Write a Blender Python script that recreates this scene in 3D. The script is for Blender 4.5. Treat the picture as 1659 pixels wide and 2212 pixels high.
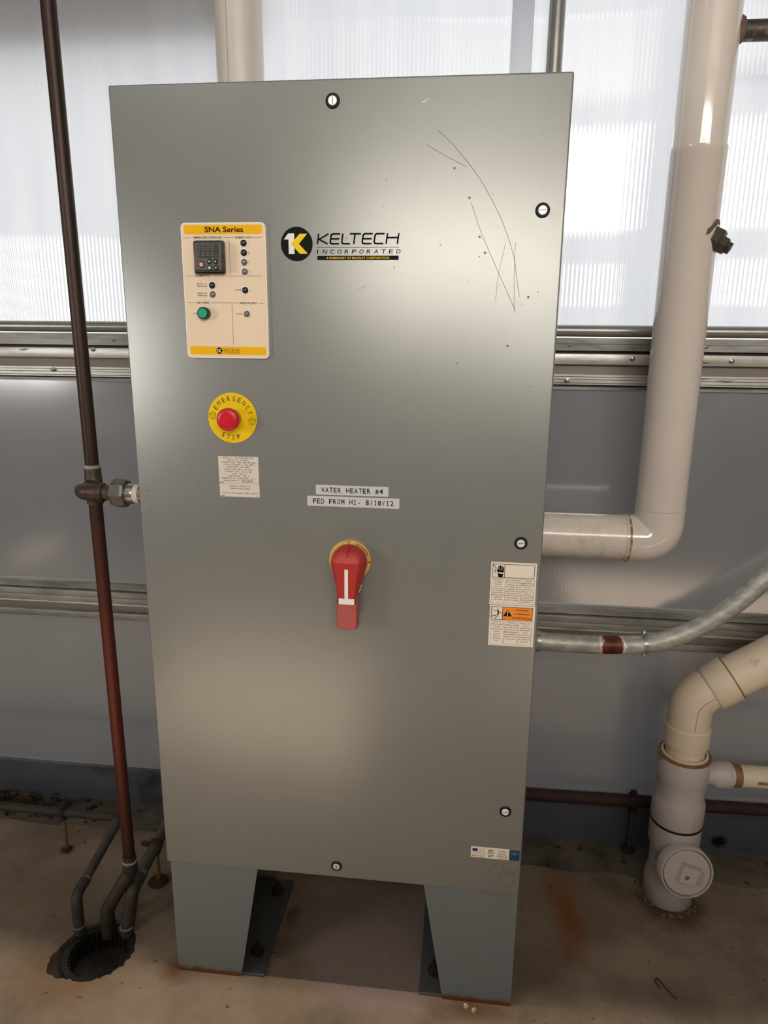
import bpy, bmesh, math, random
from mathutils import Vector, Matrix
random.seed(7)
for o in list(bpy.data.objects): bpy.data.objects.remove(o)
scene = bpy.context.scene
COL = scene.collection
PI = math.pi

# ------------------------------------------------------------------ camera
cam_d = bpy.data.cameras.new('camera'); cam = bpy.data.objects.new('camera', cam_d); COL.objects.link(cam)
cam.location = (0.22769, -1.23471, 1.42709)
cam.rotation_euler = (1.328463, -0.010194, 0.113074)
cam_d.sensor_fit = 'VERTICAL'; cam_d.sensor_height = 24.0; cam_d.lens = 24.0*1500/2212
cam_d.clip_start = 0.01
scene.camera = cam
# ------------------------------------------------------------------ world, sun, large lights, exposure
world = bpy.data.worlds.new('World'); scene.world = world; world.use_nodes = True
wb = world.node_tree.nodes['Background']
wb.inputs[0].default_value = (0.94, 0.965, 1.0, 1); wb.inputs[1].default_value = 1.7
def sun(energy, d, col):
    l = bpy.data.lights.new('sun', 'SUN'); l.energy = energy; l.angle = math.radians(0.6); l.color = col
    o = bpy.data.objects.new('sun', l); COL.objects.link(o)
    o.rotation_euler = Vector(d).to_track_quat('-Z', 'Y').to_euler(); o.location = (-1, -2, 6)
def area(name, loc, d, sx, sy, energy, col):
    l = bpy.data.lights.new(name, 'AREA'); l.shape = 'RECTANGLE'; l.size = sx; l.size_y = sy; l.energy = energy; l.color = col
    o = bpy.data.objects.new(name, l); COL.objects.link(o); o.location = loc
    o.rotation_euler = Vector(d).to_track_quat('-Z', 'Y').to_euler()
    return o
sun(19.0, (0.25, 0.2, -1), (0.97, 0.97, 1.0))
area('window_daylight', (1.15, -4.32, 2.77), (0, 1, 0), 3.5, 0.9, 128, (1.0, 0.91, 0.82))      # high window in the rear wall
area('low_window_daylight', (2.2, -4.32, 1.93), (0, 1, 0), 1.3, 0.42, 17, (1.0, 0.97, 0.92))      # low window in the rear wall
area('side_window_daylight', (-3.09, -2.40, 1.65), (1, 0.55, 0), 1.0, 1.0, 42, (1.0, 0.97, 0.93))      # window in the left wall
scene.view_settings.view_transform = 'Standard'; scene.view_settings.look = 'None'
scene.view_settings.gamma = 1.0; scene.view_settings.use_curve_mapping = False
scene.view_settings.exposure = 0.0

# ------------------------------------------------------------------ materials
def lin(r, g, b):
    f = lambda c: ((c/255)/12.92 if c/255 <= .04045 else ((c/255+.055)/1.055)**2.4)
    return (f(r), f(g), f(b), 1)
MATS = {}
def mat(name, rgb, rough=.5, metal=0., var=0., vscale=8., rgb2=None, thr=None, bump=0., bscale=200., spec=.5, coat=0.,
        stretch=(1, 1, 1), rgb3=None, thr3=None, s3=60.):
    m = bpy.data.materials.new(name); m.use_nodes = True; nt = m.node_tree; N = nt.nodes; L = nt.links
    p = N['Principled BSDF']; MATS[name] = m
    c = lin(*rgb)
    p.inputs['Roughness'].default_value = rough; p.inputs['Metallic'].default_value = metal
    p.inputs['Specular IOR Level'].default_value = spec; p.inputs['Coat Weight'].default_value = coat
    p.inputs['Base Color'].default_value = c
    tc = N.new('ShaderNodeTexCoord'); mp = N.new('ShaderNodeMapping'); mp.inputs['Scale'].default_value = stretch
    L.new(tc.outputs['Object'], mp.inputs[0]); vec = mp.outputs[0]
    out = None
    if var or rgb2:
        n = N.new('ShaderNodeTexNoise'); n.inputs['Scale'].default_value = vscale; n.inputs['Detail'].default_value = 6
        n.inputs['Roughness'].default_value = .65; L.new(vec, n.inputs['Vector'])
        r = N.new('ShaderNodeValToRGB'); L.new(n.outputs['Fac'], r.inputs[0])
        if rgb2:
            t = thr or (.4, .65)
            r.color_ramp.elements[0].position = t[0]; r.color_ramp.elements[1].position = t[1]
            r.color_ramp.elements[0].color = c; r.color_ramp.elements[1].color = lin(*rgb2)
        else:
            r.color_ramp.elements[0].position = .3; r.color_ramp.elements[1].position = .7
            r.color_ramp.elements[0].color = tuple(x*(1-var) for x in c[:3])+(1,)
            r.color_ramp.elements[1].color = tuple(min(1, x*(1+var)) for x in c[:3])+(1,)
        out = r.outputs[0]
    if rgb3:
        n3 = N.new('ShaderNodeTexNoise'); n3.inputs['Scale'].default_value = s3; n3.inputs['Detail'].default_value = 3
        L.new(vec, n3.inputs['Vector'])
        r3 = N.new('ShaderNodeValToRGB'); r3.color_ramp.elements[0].position = thr3[0]; r3.color_ramp.elements[1].position = thr3[1]
        L.new(n3.outputs['Fac'], r3.inputs[0])
        mx = N.new('ShaderNodeMix'); mx.data_type = 'RGBA'; L.new(r3.outputs[0], mx.inputs['Factor'])
        if out: L.new(out, mx.inputs['A'])
        else: mx.inputs['A'].default_value = c
        mx.inputs['B'].default_value = lin(*rgb3); out = mx.outputs['Result']
    if out: L.new(out, p.inputs['Base Color'])
    if bump:
        nb = N.new('ShaderNodeTexNoise'); nb.inputs['Scale'].default_value = bscale; nb.inputs['Detail'].default_value = 4
        L.new(vec, nb.inputs['Vector'])
        b = N.new('ShaderNodeBump'); b.inputs['Strength'].default_value = bump; b.inputs['Distance'].default_value = .002
        L.new(nb.outputs['Fac'], b.inputs['Height']); L.new(b.outputs[0], p.inputs['Normal'])
    return m
def stain(m, centre, radii, rgb, soft=(.35, 1.0), amount=1., nscale=14., nstr=.5, rot=0.):
    """a stain with its own shape: an ellipsoid in object space broken up by noise"""
    nt = m.node_tree; N = nt.nodes; L = nt.links; p = N['Principled BSDF']
    tc = N.new('ShaderNodeTexCoord'); mp = N.new('ShaderNodeMapping'); mp.vector_type = 'TEXTURE'
    mp.inputs['Location'].default_value = centre; mp.inputs['Scale'].default_value = radii; mp.inputs['Rotation'].default_value = (0, 0, rot)
    L.new(tc.outputs['Object'], mp.inputs[0])
    ln = N.new('ShaderNodeVectorMath'); ln.operation = 'LENGTH'; L.new(mp.outputs[0], ln.inputs[0])
    n = N.new('ShaderNodeTexNoise'); n.inputs['Scale'].default_value = nscale; n.inputs['Detail'].default_value = 5
    L.new(tc.outputs['Object'], n.inputs['Vector'])
    a = N.new('ShaderNodeMath'); a.operation = 'MULTIPLY_ADD'; a.inputs[1].default_value = nstr; L.new(n.outputs['Fac'], a.inputs[0]); L.new(ln.outputs['Value'], a.inputs[2])
    s = N.new('ShaderNodeMath'); s.operation = 'SUBTRACT'; s.inputs[1].default_value = nstr*.5; L.new(a.outputs[0], s.inputs[0])
    r = N.new('ShaderNodeValToRGB'); e = r.color_ramp.elements
    e[0].position = soft[0]; e[0].color = (amount,)*3+(1,); e[1].position = soft[1]; e[1].color = (0, 0, 0, 1)
    L.new(s.outputs[0], r.inputs[0])
    mx = N.new('ShaderNodeMix'); mx.data_type = 'RGBA'; L.new(r.outputs[0], mx.inputs['Factor'])
    bc = p.inputs['Base Color']
    if bc.links: L.new(bc.links[0].from_socket, mx.inputs['A'])
    else: mx.inputs['A'].default_value = bc.default_value
    mx.inputs['B'].default_value = lin(*rgb); L.new(mx.outputs['Result'], bc)

paint = mat('grey_paint', (150, 151, 146), .31, .42, var=.03, vscale=3, rgb3=(124, 124, 118), thr3=(.70, .76), s3=150, bump=.06, bscale=900)
legpaint = mat('leg_paint', (122, 128, 128), .5, .1, var=.04, vscale=6, bump=.05, bscale=700)
legin = mat('leg_base_shaded', (80, 80, 76), .6, .1, rgb2=(84, 60, 42), thr=(.62, .72), vscale=30)  # leg grey made darker; shade under the cabinet is in this colour
for mm, zc in ((legpaint, 0.0),):
    stain(mm, (0, 0, zc), (5, 5, .022), (112, 70, 30), soft=(.35, .85), nscale=45, nstr=.9)
copper = mat('copper_old', (60, 41, 34), .45, .4, var=.3, vscale=14, rgb3=(72, 78, 66), thr3=(.60, .75), s3=20, stretch=(1, 1, .25))
stain(copper, (0, 0, 0.62), (1, 1, .45), (112, 50, 38), soft=(.2, 1.0), amount=.8)
bronze = mat('bronze_fitting', (92, 74, 60), .45, .5, var=.3, vscale=40, rgb3=(80, 84, 74), thr3=(.5, .66), s3=50)
brown_f = mat('copper_fitting', (78, 62, 53), .45, .4, var=.35, vscale=45)
solder = mat('solder_flux', (150, 148, 132), .7, 0, var=.2, vscale=60)
nutm = mat('union_nut_metal', (104, 102, 94), .42, .6, var=.15, vscale=50)
chrome = mat('dull_steel', (160, 158, 150), .3, .8, var=.12, vscale=40)
white_t = mat('thread_tape', (214, 200, 184), .7)
pvc = mat('pvc_jacket', (224, 214, 203), .10, 0, var=.03, vscale=9, coat=.5, spec=.6)
pvcseam = mat('pvc_seam', (170, 160, 148), .5)
pvcbrown = mat('seam_stain', (150, 110, 58), .8, 0, rgb2=(214, 202, 186), thr=(.45, .6), vscale=70)
dustpvc = mat('pvc_dusty', (226, 214, 200), .2, 0, rgb2=(208, 195, 180), thr=(.48, .7), vscale=26, coat=.25)
whitepvc = mat('drain_pvc_white', (184, 174, 169), .5, 0, var=.06, vscale=14, rgb3=(150, 136, 124), thr3=(.62, .75), s3=18)
beigepvc = mat('drain_pvc_beige', (214, 197, 172), .5, 0, var=.05, vscale=12, rgb3=(170, 144, 112), thr3=(.66, .78), s3=22)
gluebrown = mat('primer_brown', (128, 94, 56), .55, 0, var=.3, vscale=60)
rubber = mat('black_rubber', (15, 15, 14), .55, spec=.3)
galv = mat('galvanised_conduit', (150, 148, 140), .5, .35, rgb2=(192, 188, 176), thr=(.45, .7), vscale=60, stretch=(.5, 1, 1))
stain(galv, (0.172, -0.02, 0.0), (.031, .08, .045), (226, 214, 196), soft=(.80, .95), nscale=60, nstr=.8)
stain(galv, (0.172, -0.02, 0.0), (.026, .08, .045), (96, 44, 22), soft=(.74, .95), nscale=60, nstr=.7)
stain(galv, (0.172, -0.02, 0.0), (.014, .08, .03), (66, 26, 16), soft=(.2, 1.0), nscale=80, nstr=.6)
galvt = mat('galvanised_tube', (150, 150, 142), .32, .6, var=.1, vscale=20)
alu = mat('aluminium_strip', (196, 193, 185), .36, .35, rgb2=(150, 146, 136), thr=(.45, .7), vscale=30, stretch=(.2, 1, 1), rgb3=(70, 64, 56), thr3=(.68, .74), s3=40)
alud = mat('aluminium_dull', (160, 158, 151), .5, .3, rgb2=(108, 104, 96), thr=(.4, .7), vscale=24, stretch=(.2, 1, 1))
alub = mat('recess_metal', (132, 122, 112), .55, .25, var=.15, vscale=12, stretch=(.2, 1, 1))
darkmet = mat('groove_dark', (40, 40, 38), .6)  # for the dark strips drawn in the grooves between rail parts
flashm = mat('flashing_metal', (92, 95, 101), .5, .3, var=.15, vscale=5, rgb3=(52, 50, 46), thr3=(.6, .75), s3=6)
stain(flashm, (1.012, .588, .028), (.030, .2, .024), (14, 13, 12), soft=(.4, .95), nscale=40, nstr=.8)
rust = mat('rusty_iron', (62, 38, 31), .75, .2, rgb2=(44, 33, 30), thr=(.4, .65), vscale=30, bump=.4, bscale=150)
rustdark = mat('rust_scale', (66, 36, 22), .9, 0, rgb2=(40, 26, 20), thr=(.4, .6), vscale=80, bump=.6, bscale=200)
rodm = mat('threaded_rod', (132, 100, 62), .6, .4, var=.3, vscale=60)
rodg = mat('zinc_rod', (96, 96, 98), .45, .6, var=.2, vscale=40)
greypipe = mat('condensate_pipe_grey', (76, 71, 63), .6, .15, var=.2, vscale=25)
darkpipe = mat('drain_elbow_dark', (62, 54, 47), .6, .2, var=.3, vscale=30)
dirt = mat('wet_dirt', (52, 41, 30), .9, 0, rgb2=(28, 23, 18), thr=(.4, .6), vscale=40, bump=.6, bscale=120)
black = mat('drain_black', (32, 30, 27), .6, .2, var=.3, vscale=30)
ink = mat('black_ink', (16, 15, 14), .6, spec=.15)
inkw = mat('white_ink', (238, 236, 230), .5)
inky = mat('yellow_ink', (246, 208, 36), .5, spec=.2)
inkline = mat('rule_ink', (120, 104, 88), .6)
inkgrey = mat('grey_ink', (58, 54, 50), .6, spec=.2)
plate = mat('cream_plate', (236, 214, 186), .4, 0, var=.02, vscale=8)
plateedge = mat('plate_core', (246, 240, 230), .5)
yellow = mat('yellow_band', (244, 184, 0), .5, spec=.2)
esy = mat('estop_yellow', (242, 204, 8), .5, spec=.25)
red = mat('estop_red', (206, 26, 44), .35, 0, var=.06, vscale=60)
handred = mat('handle_red', (176, 50, 44), .42, 0, var=.04, vscale=30)
handpale = mat('handle_faded_red', (178, 88, 82), .5, 0, var=.04, vscale=20)
ringy = mat('handle_collar', (206, 166, 96), .45, .1, var=.05, vscale=30)
blackpl = mat('black_plastic', (34, 32, 31), .35)
greypl = mat('controller_face', (94, 90, 88), .35, 0, var=.05, vscale=60)
screen = mat('display_glass', (72, 74, 76), .06, 0, coat=.6)
segm = mat('lcd_segment', (120, 120, 118), .4)
ledk = mat('led_dark', (22, 19, 16), .25, coat=.4)
ledg = mat('led_grey', (112, 108, 108), .25, coat=.4)
green = mat('button_green', (34, 164, 130), .35)
pink = mat('key_pink', (226, 150, 140), .4)
teal = mat('key_teal', (90, 170, 165), .4)
sticker = mat('paper_label', (222, 212, 198), .5, 0, var=.02, vscale=20)
tape = mat('tape_label', (206, 206, 210), .35)
warnw = mat('warning_label', (238, 226, 208), .45)
orange = mat('warning_orange', (246, 146, 52), .5, spec=.2)
navy = mat('navy_blue', (30, 34, 96), .5)
nsfb = mat('cert_blue', (20, 62, 96), .4)
steelw = mat('lock_face_glint', (246, 246, 243), .3, .25)  # near-white colour holds the bright reflection on the steel
steelg = mat('lock_face_weak_glint', (206, 206, 200), .35, .3)  # same steel with a weaker reflection put into the colour
scratch = mat('scratch_bare', (122, 117, 107), .5, .3)
scratchw = mat('scratch_white', (235, 232, 226), .6)
conc = mat('ledge_concrete', (108, 97, 83), .85, 0, rgb2=(58, 52, 44), thr=(.42, .68), vscale=7, rgb3=(30, 27, 24), thr3=(.64, .72), s3=28, bump=.4, bscale=60)
room = mat('room_panel', (176, 174, 168), .6)
roomdark = mat('bench_wall', (92, 86, 78), .7)
deadleaf = mat('dead_leaf', (52, 40, 30), .8)
chipm = mat('pale_chip', (206, 190, 160), .8)

# floor concrete
floorm = mat('floor_concrete', (150, 130, 107), .8, 0, rgb2=(104, 87, 70), thr=(.36, .70), vscale=3.4, rgb3=(60, 44, 32), thr3=(.70, .73), s3=48, bump=.9, bscale=120)
stain(floorm, (0.545, 0.285, 0), (.06, .17, 1), (132, 76, 26), soft=(.2, 1.0), amount=.9, nscale=18, nstr=.7)
stain(floorm, (0.52, 0.40, 0), (.04, .10, 1), (140, 78, 30), soft=(.1, 1.0), amount=.6, nscale=18, nstr=.7)
stain(floorm, (0.74, 0.06, 0), (.20, .10, 1), (92, 80, 66), soft=(.1, 1.0), amount=.6, nscale=12, nstr=1.1)
stain(floorm, (-0.80, 0.20, 0), (.26, .13, 1), (104, 84, 62), soft=(.1, 1.0), amount=.6, nscale=7, nstr=1.0)
stain(floorm, (-0.62, -0.03, 0), (.18, .10, 1), (120, 84, 46), soft=(.2, 1.0), amount=.55, nscale=9, nstr=1.0)
stain(floorm, (-0.39, 0.02, 0), (.05, .05, 1), (96, 58, 26), soft=(.2, 1.0), amount=.8, nscale=22, nstr=.8)
stain(floorm, (0.30, 0.00, 0), (.13, .04, 1), (92, 58, 28), soft=(.2, 1.0), amount=.8, nscale=22, nstr=.9)
stain(floorm, (-0.155, 0.20, 0), (.03, .055, 1), (84, 52, 34), soft=(.3, .9), amount=.7, nscale=26, nstr=.9)
stain(floorm, (-0.534, 0.275, 0), (.05, .045, 1), (62, 34, 20), soft=(.2, 1.0), amount=.9, nscale=30, nstr=.8)
stain(floorm, (-0.853, 0.355, 0), (.028, .028, 1), (80, 42, 26), soft=(.2, 1.0), amount=.9, nscale=30, nstr=.8)
stain(floorm, (0.82, 0.36, 0), (.11, .10, 1), (74, 52, 36), soft=(.55, 1.0), amount=.8, nscale=24, nstr=.7)
stain(floorm, (0.08, 0.20, 0), (.24, .30, 1), (150, 126, 122), soft=(.7, 1.0), amount=.6, nscale=8, nstr=.5)

def panel_mat(name, rgb, trans, rough, bump):
    m = bpy.data.materials.new(name); m.use_nodes = True; nt = m.node_tree; N = nt.nodes; L = nt.links
    p = N['Principled BSDF']; out = N['Material Output']
    p.inputs['Base Color'].default_value = lin(*rgb); p.inputs['Roughness'].default_value = rough; p.inputs['Specular IOR Level'].default_value = .7
    p.inputs['Coat Weight'].default_value = 1.0; p.inputs['Coat Roughness'].default_value = rough*.8; p.inputs['Coat IOR'].default_value = 1.95 if trans > .1 else 2.4
    t = N.new('ShaderNodeBsdfTranslucent')
    tc = N.new('ShaderNodeTexCoord'); mp = N.new('ShaderNodeMapping'); mp.inputs['Scale'].default_value = (9, 1, .35); L.new(tc.outputs['Object'], mp.inputs[0])
    n = N.new('ShaderNodeTexNoise'); n.inputs['Scale'].default_value = 2.2; n.inputs['Detail'].default_value = 5; L.new(mp.outputs[0], n.inputs['Vector'])
    r = N.new('ShaderNodeValToRGB'); e = r.color_ramp.elements; e[0].position = .3; e[1].position = .72
    e[0].color = (.82, .84, .87, 1); e[1].color = (.95, .95, .95, 1); L.new(n.outputs['Fac'], r.inputs[0]); L.new(r.outputs[0], t.inputs['Color'])
    mx = N.new('ShaderNodeMixShader'); mx.inputs[0].default_value = trans
    L.new(p.outputs[0], mx.inputs[1]); L.new(t.outputs[0], mx.inputs[2]); L.new(mx.outputs[0], out.inputs[0])
    MATS[name] = m
    return m
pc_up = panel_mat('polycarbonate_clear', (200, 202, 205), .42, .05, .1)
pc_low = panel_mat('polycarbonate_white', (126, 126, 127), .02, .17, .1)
pc_strip = panel_mat('joint_strip_plastic', (196, 201, 216), .5, .25, .1)

# ------------------------------------------------------------------ mesh helpers
class MB:
    def __init__(s): s.v = []; s.f = []; s.m = []; s.sm = []
    def add(s, vs, fs, mi=0, smooth=False):
        b = len(s.v); s.v += [tuple(v) for v in vs]
        for f in fs: s.f.append([b+i for i in f]); s.m.append(mi); s.sm.append(smooth)
        return s
    def box(s, x0, x1, y0, y1, z0, z1, mi=0):
        vs = [(x, y, z) for z in (z0, z1) for y in (y0, y1) for x in (x0, x1)]
        return s.add(vs, [(0, 2, 3, 1), (4, 5, 7, 6), (0, 1, 5, 4), (2, 6, 7, 3), (0, 4, 6, 2), (1, 3, 7, 5)], mi)
    def bbox(s, x0, x1, y0, y1, z0, z1, b=.003, seg=2, mi=0, smooth=True):
        bm = bmesh.new(); bmesh.ops.create_cube(bm, size=1)
        for v in bm.verts:
            v.co = Vector(((x0+x1)/2+v.co.x*(x1-x0), (y0+y1)/2+v.co.y*(y1-y0), (z0+z1)/2+v.co.z*(z1-z0)))
        bmesh.ops.bevel(bm, geom=bm.edges[:], offset=b, segments=seg, affect='EDGES', profile=.5)
        bm.verts.index_update(); s.add([v.co[:] for v in bm.verts], [[v.index for v in f.verts] for f in bm.faces], mi, smooth); bm.free()
        return s
    def frame(s, axis):
        a = Vector(axis).normalized(); h = Vector((0, 0, 1)) if abs(a.z) < .9 else Vector((1, 0, 0))
        u = a.cross(h).normalized(); return a, u, u.cross(a)
    def lathe(s, prof, o, axis, seg=32, mi=0, smooth=True, mis=None, jit=0., caps=True):
        a, u, w = s.frame(axis); o = Vector(o); vs = []; fs = []
        for (r, t) in prof:
            for k in range(seg):
                an = 2*PI*k/seg; rr = r*(1+jit*(random.random()-.5)) if jit else r
                vs.append(o+a*t+(u*math.cos(an)+w*math.sin(an))*rr)
        n = len(prof)
        b = len(s.v); s.v += [tuple(v) for v in vs]
        for i in range(n-1):
            for k in range(seg):
                k2 = (k+1) % seg
                s.f.append([b+i*seg+k, b+i*seg+k2, b+(i+1)*seg+k2, b+(i+1)*seg+k]); s.m.append(mis[i] if mis else mi); s.sm.append(smooth)
        if caps:
            for i, rev in ((0, True), (n-1, False)):
                if prof[i][0] > 1e-6:
                    f = [b+i*seg+k for k in range(seg)]; s.f.append(f[::-1] if rev else f); s.m.append(mi); s.sm.append(False)
        return s
    def tube(s, pts, r, seg=20, mi=0, cap=True):
        pts = [Vector(p) for p in pts]; n = len(pts); rs = r if isinstance(r, (list, tuple)) else [r]*n
        T = []
        for i in range(n):
            d = (pts[min(i+1, n-1)]-pts[max(i-1, 0)]).normalized(); T.append(d)
        a, u, w = s.frame(T[0]); b = len(s.v)
        for i in range(n):
            if i:
                q = T[i-1].rotation_difference(T[i]); u = q @ u
            u = (u-T[i]*u.dot(T[i])).normalized(); w = T[i].cross(u)
            for k in range(seg):
                an = 2*PI*k/seg; s.v.append(tuple(pts[i]+(u*math.cos(an)+w*math.sin(an))*rs[i]))
        for i in range(n-1):
            for k in range(seg):
                k2 = (k+1) % seg; s.f.append([b+i*seg+k, b+i*seg+k2, b+(i+1)*seg+k2, b+(i+1)*seg+k]); s.m.append(mi); s.sm.append(True)
        if cap:
            s.f.append([b+k for k in range(seg)][::-1]); s.m.append(mi); s.sm.append(False)
            s.f.append([b+(n-1)*seg+k for k in range(seg)]); s.m.append(mi); s.sm.append(False)
        return s
    def prism(s, poly, y0, y1, mi=0):
        """polygon in (x,z), extruded from y0 (front) to y1 (back)"""
        n = len(poly); vs = [(x, y0, z) for x, z in poly]+[(x, y1, z) for x, z in poly]
        fs = [list(range(n)), list(range(n, 2*n))[::-1]]+[[i, i+n, (i+1) % n+n, (i+1) % n] for i in range(n)]
        return s.add(vs, fs, mi)
    def ball(s, c, r, seg=14, mi=0, sc=(1, 1, 1)):
        prof = [(r*math.sin(PI*i/8)+1e-7, -r*math.cos(PI*i/8)) for i in range(9)]
        b = len(s.v); s.lathe(prof, (0, 0, 0), (0, 0, 1), seg, mi, caps=False)
        for i in range(b, len(s.v)):
            v = s.v[i]; s.v[i] = (c[0]+v[0]*sc[0], c[1]+v[1]*sc[1], c[2]+v[2]*sc[2])
        return s
    # flat print on a plane y = const (facing -y)
    def flat(s, poly, y, mi=0): return s.add([(x, y, z) for x, z in poly], [list(range(len(poly)))], mi)
    def rect(s, x0, x1, z0, z1, y, mi=0): return s.flat([(x0, z0), (x1, z0), (x1, z1), (x0, z1)], y, mi)
    def rrect(s, x0, x1, z0, z1, r, y, mi=0): return s.flat(rr(x0, x1, z0, z1, r), y, mi)
    def stroke(s, pts, w, y, mi=0):
        for (a, b) in zip(pts, pts[1:]):
            a = Vector(a); b = Vector(b); d = (b-a)
            if d.length < 1e-7: continue
            d.normalize(); n = Vector((-d.y, d.x))*w/2; e = d*w*.25
            s.flat([tuple(a-e-n), tuple(b+e-n), tuple(b+e+n), tuple(a-e+n)], y, mi)
        return s
    def outline(s, x0, x1, z0, z1, w, y, mi=0):
        return s.rect(x0, x1, z0, z0+w, y, mi).rect(x0, x1, z1-w, z1, y, mi).rect(x0, x0+w, z0, z1, y, mi).rect(x1-w, x1, z0, z1, y, mi)
    def disc(s, cx, cz, r, y, mi=0, seg=40): return s.flat([(cx+r*math.cos(2*PI*k/seg), cz+r*math.sin(2*PI*k/seg)) for k in range(seg)], y, mi)
    def annulus(s, cx, cz, r0, r1, y, mi=0, seg=40):
        vs = []; fs = []
        for k in range(seg):
            c, q = math.cos(2*PI*k/seg), math.sin(2*PI*k/seg); vs += [(cx+r0*c, y, cz+r0*q), (cx+r1*c, y, cz+r1*q)]
        for k in range(seg):
            k2 = (k+1) % seg; fs.append((2*k, 2*k+1, 2*k2+1, 2*k2))
        return s.add(vs, fs, mi)
    def text(s, t, x, z, h, y, w=None, mi=0, align='C', rot=0., bold=0., slant=0.):
        """cap height h; baseline at z; w = exact width"""
        vs, fs, x0, x1 = glyphs(t, bold)
        k = h/CAP; kx = (w/(x1-x0)) if w else k
        ox = {'C': -(x0+x1)/2, 'L': -x0, 'R': -x1}[align]; c, q = math.cos(rot), math.sin(rot)
        out = []
        for (a, b) in vs:
            px = (a+ox)*kx+slant*b*k; pz = b*k; out.append((x+px*c-pz*q, y, z+px*q+pz*c))
        return s.add(out, fs, mi)
    def mono(s, t, x, z, h, y, pitch, mi=0, bold=0., fill=.78):
        n = len(t)
        for i, ch in enumerate(t):
            if ch == ' ': continue
            cx = x+(i-(n-1)/2)*pitch; sw = h*(.10+bold*3)
            if ch in 'M1':
                hw = pitch*fill/2-sw/2
                if ch == 'M': s.stroke([(cx-hw, z), (cx-hw, z+h), (cx, z+h*.36), (cx+hw, z+h), (cx+hw, z)], sw, y, mi)
                else: s.stroke([(cx-hw*.55, z+h*.78), (cx, z+h), (cx, z)], sw, y, mi); s.stroke([(cx-hw*.6, z+sw/2), (cx+hw*.6, z+sw/2)], sw, y, mi)
                continue
            vs, fs, x0, x1 = glyphs(ch, bold); cw = (x1-x0)*h/CAP
            narrow = ch in "1I/-.:,!'il"
            w = min(cw, pitch*.45) if narrow else pitch*fill
            s.text(ch, x+(i-(n-1)/2)*pitch, z, h, y, w=w, mi=mi, bold=bold)
            if ch == '0' and n > 12 and mi == 0 and pitch > .007:
                cx = x+(i-(n-1)/2)*pitch; s.stroke([(cx-pitch*.26, z+h*.1), (cx+pitch*.26, z+h*.9)], h*.11, y, mi)
        return s
GL = {}
def glyphs(t, bold=0.):
    key = (t, bold)
    if key not in GL:
        cu = bpy.data.curves.new('t', 'FONT'); cu.body = t; cu.size = 1; cu.resolution_u = 3; cu.offset = bold
        ob = bpy.data.objects.new('t', cu); me = bpy.data.meshes.new_from_object(ob)
        vs = [(v.co.x, v.co.y) for v in me.vertices]; fs = [list(p.vertices) for p in me.polygons]
        bpy.data.objects.remove(ob); bpy.data.curves.remove(cu); bpy.data.meshes.remove(me)
        xs = [v[0] for v in vs] or [0, 1]; GL[key] = (vs, fs, min(xs), max(max(xs), min(xs)+1e-4))
    return GL[key]
CAP = 1.; CAP = max(v[1] for v in glyphs('H')[0])
def rr(x0, x1, z0, z1, r, n=6):
    out = []
    for cx, cz, a0 in ((x1-r, z0+r, -PI/2), (x1-r, z1-r, 0), (x0+r, z1-r, PI/2), (x0+r, z0+r, PI)):
        out += [(cx+r*math.cos(a0+PI/2*k/n), cz+r*math.sin(a0+PI/2*k/n)) for k in range(n+1)]
    return out
def fillet(pts, r, n=10):
    pts = [Vector(p) for p in pts]; out = [pts[0]]
    for i in range(1, len(pts)-1):
        a = (pts[i-1]-pts[i]); b = (pts[i+1]-pts[i]); la, lb = a.length, b.length; a.normalize(); b.normalize()
        ang = a.angle(b); t = min(r/math.tan(ang/2), la*.49, lb*.49); rr_ = t*math.tan(ang/2)
        p0 = pts[i]+a*t; p1 = pts[i]+b*t; c = pts[i]+(a+b).normalized()*(rr_/math.sin(ang/2))
        v0 = p0-c; v1 = p1-c; th = v0.angle(v1); ax = v0.cross(v1).normalized()
        for k in range(n+1): out.append(c+Matrix.Rotation(th*k/n, 3, ax) @ v0)
    out.append(pts[-1]); return out
def spline(pts, n=8):
    P = [Vector(p) for p in pts]; P = [P[0]*2-P[1]]+P+[P[-1]*2-P[-2]]; out = []
    for i in range(1, len(P)-2):
        for k in range(n):
            t = k/n; out.append(.5*((2*P[i])+(-P[i-1]+P[i+1])*t+(2*P[i-1]-5*P[i]+4*P[i+1]-P[i+2])*t*t+(-P[i-1]+3*P[i]-3*P[i+1]+P[i+2])*t**3))
    out.append(P[-2]); return out

def wpos(o):
    p = Vector((0, 0, 0))
    while o: p += Vector(o.location); o = o.parent
    return p
def build(name, mb, mats, parent=None, recentre=True):
    me = bpy.data.meshes.new(name)
    if parent: off = wpos(parent)
    elif recentre:
        xs, ys, zs = zip(*mb.v); off = Vector(((min(xs)+max(xs))/2, (min(ys)+max(ys))/2, min(zs)))
    else: off = Vector((0, 0, 0))
    me.from_pydata([(v[0]-off.x, v[1]-off.y, v[2]-off.z) for v in mb.v], [], mb.f)
    for m in (mats if isinstance(mats, (list, tuple)) else [mats]): me.materials.append(m)
    me.polygons.foreach_set('material_index', mb.m); me.polygons.foreach_set('use_smooth', mb.sm)
    me.validate(); me.update()
    bm = bmesh.new(); bm.from_mesh(me)
    for e in bm.edges:
        if len(e.link_faces) == 2 and e.calc_face_angle(0) > math.radians(38): e.smooth = False
    bm.to_mesh(me); bm.free()
    o = bpy.data.objects.new(name, me); COL.objects.link(o)
    if parent: o.parent = parent
    else: o.location = off
    return o
def thing(name, loc, label, cat, group=None):
    o = bpy.data.objects.new(name, None); COL.objects.link(o); o.location = loc; o.empty_display_size = .05
    return tag(o, label, cat, group)
def tag(o, label=None, cat=None, group=None, kind=None):
    if label: o['label'] = label
    if cat: o['category'] = cat
    if group: o['group'] = group
    if kind: o['kind'] = kind
    return o
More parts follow.
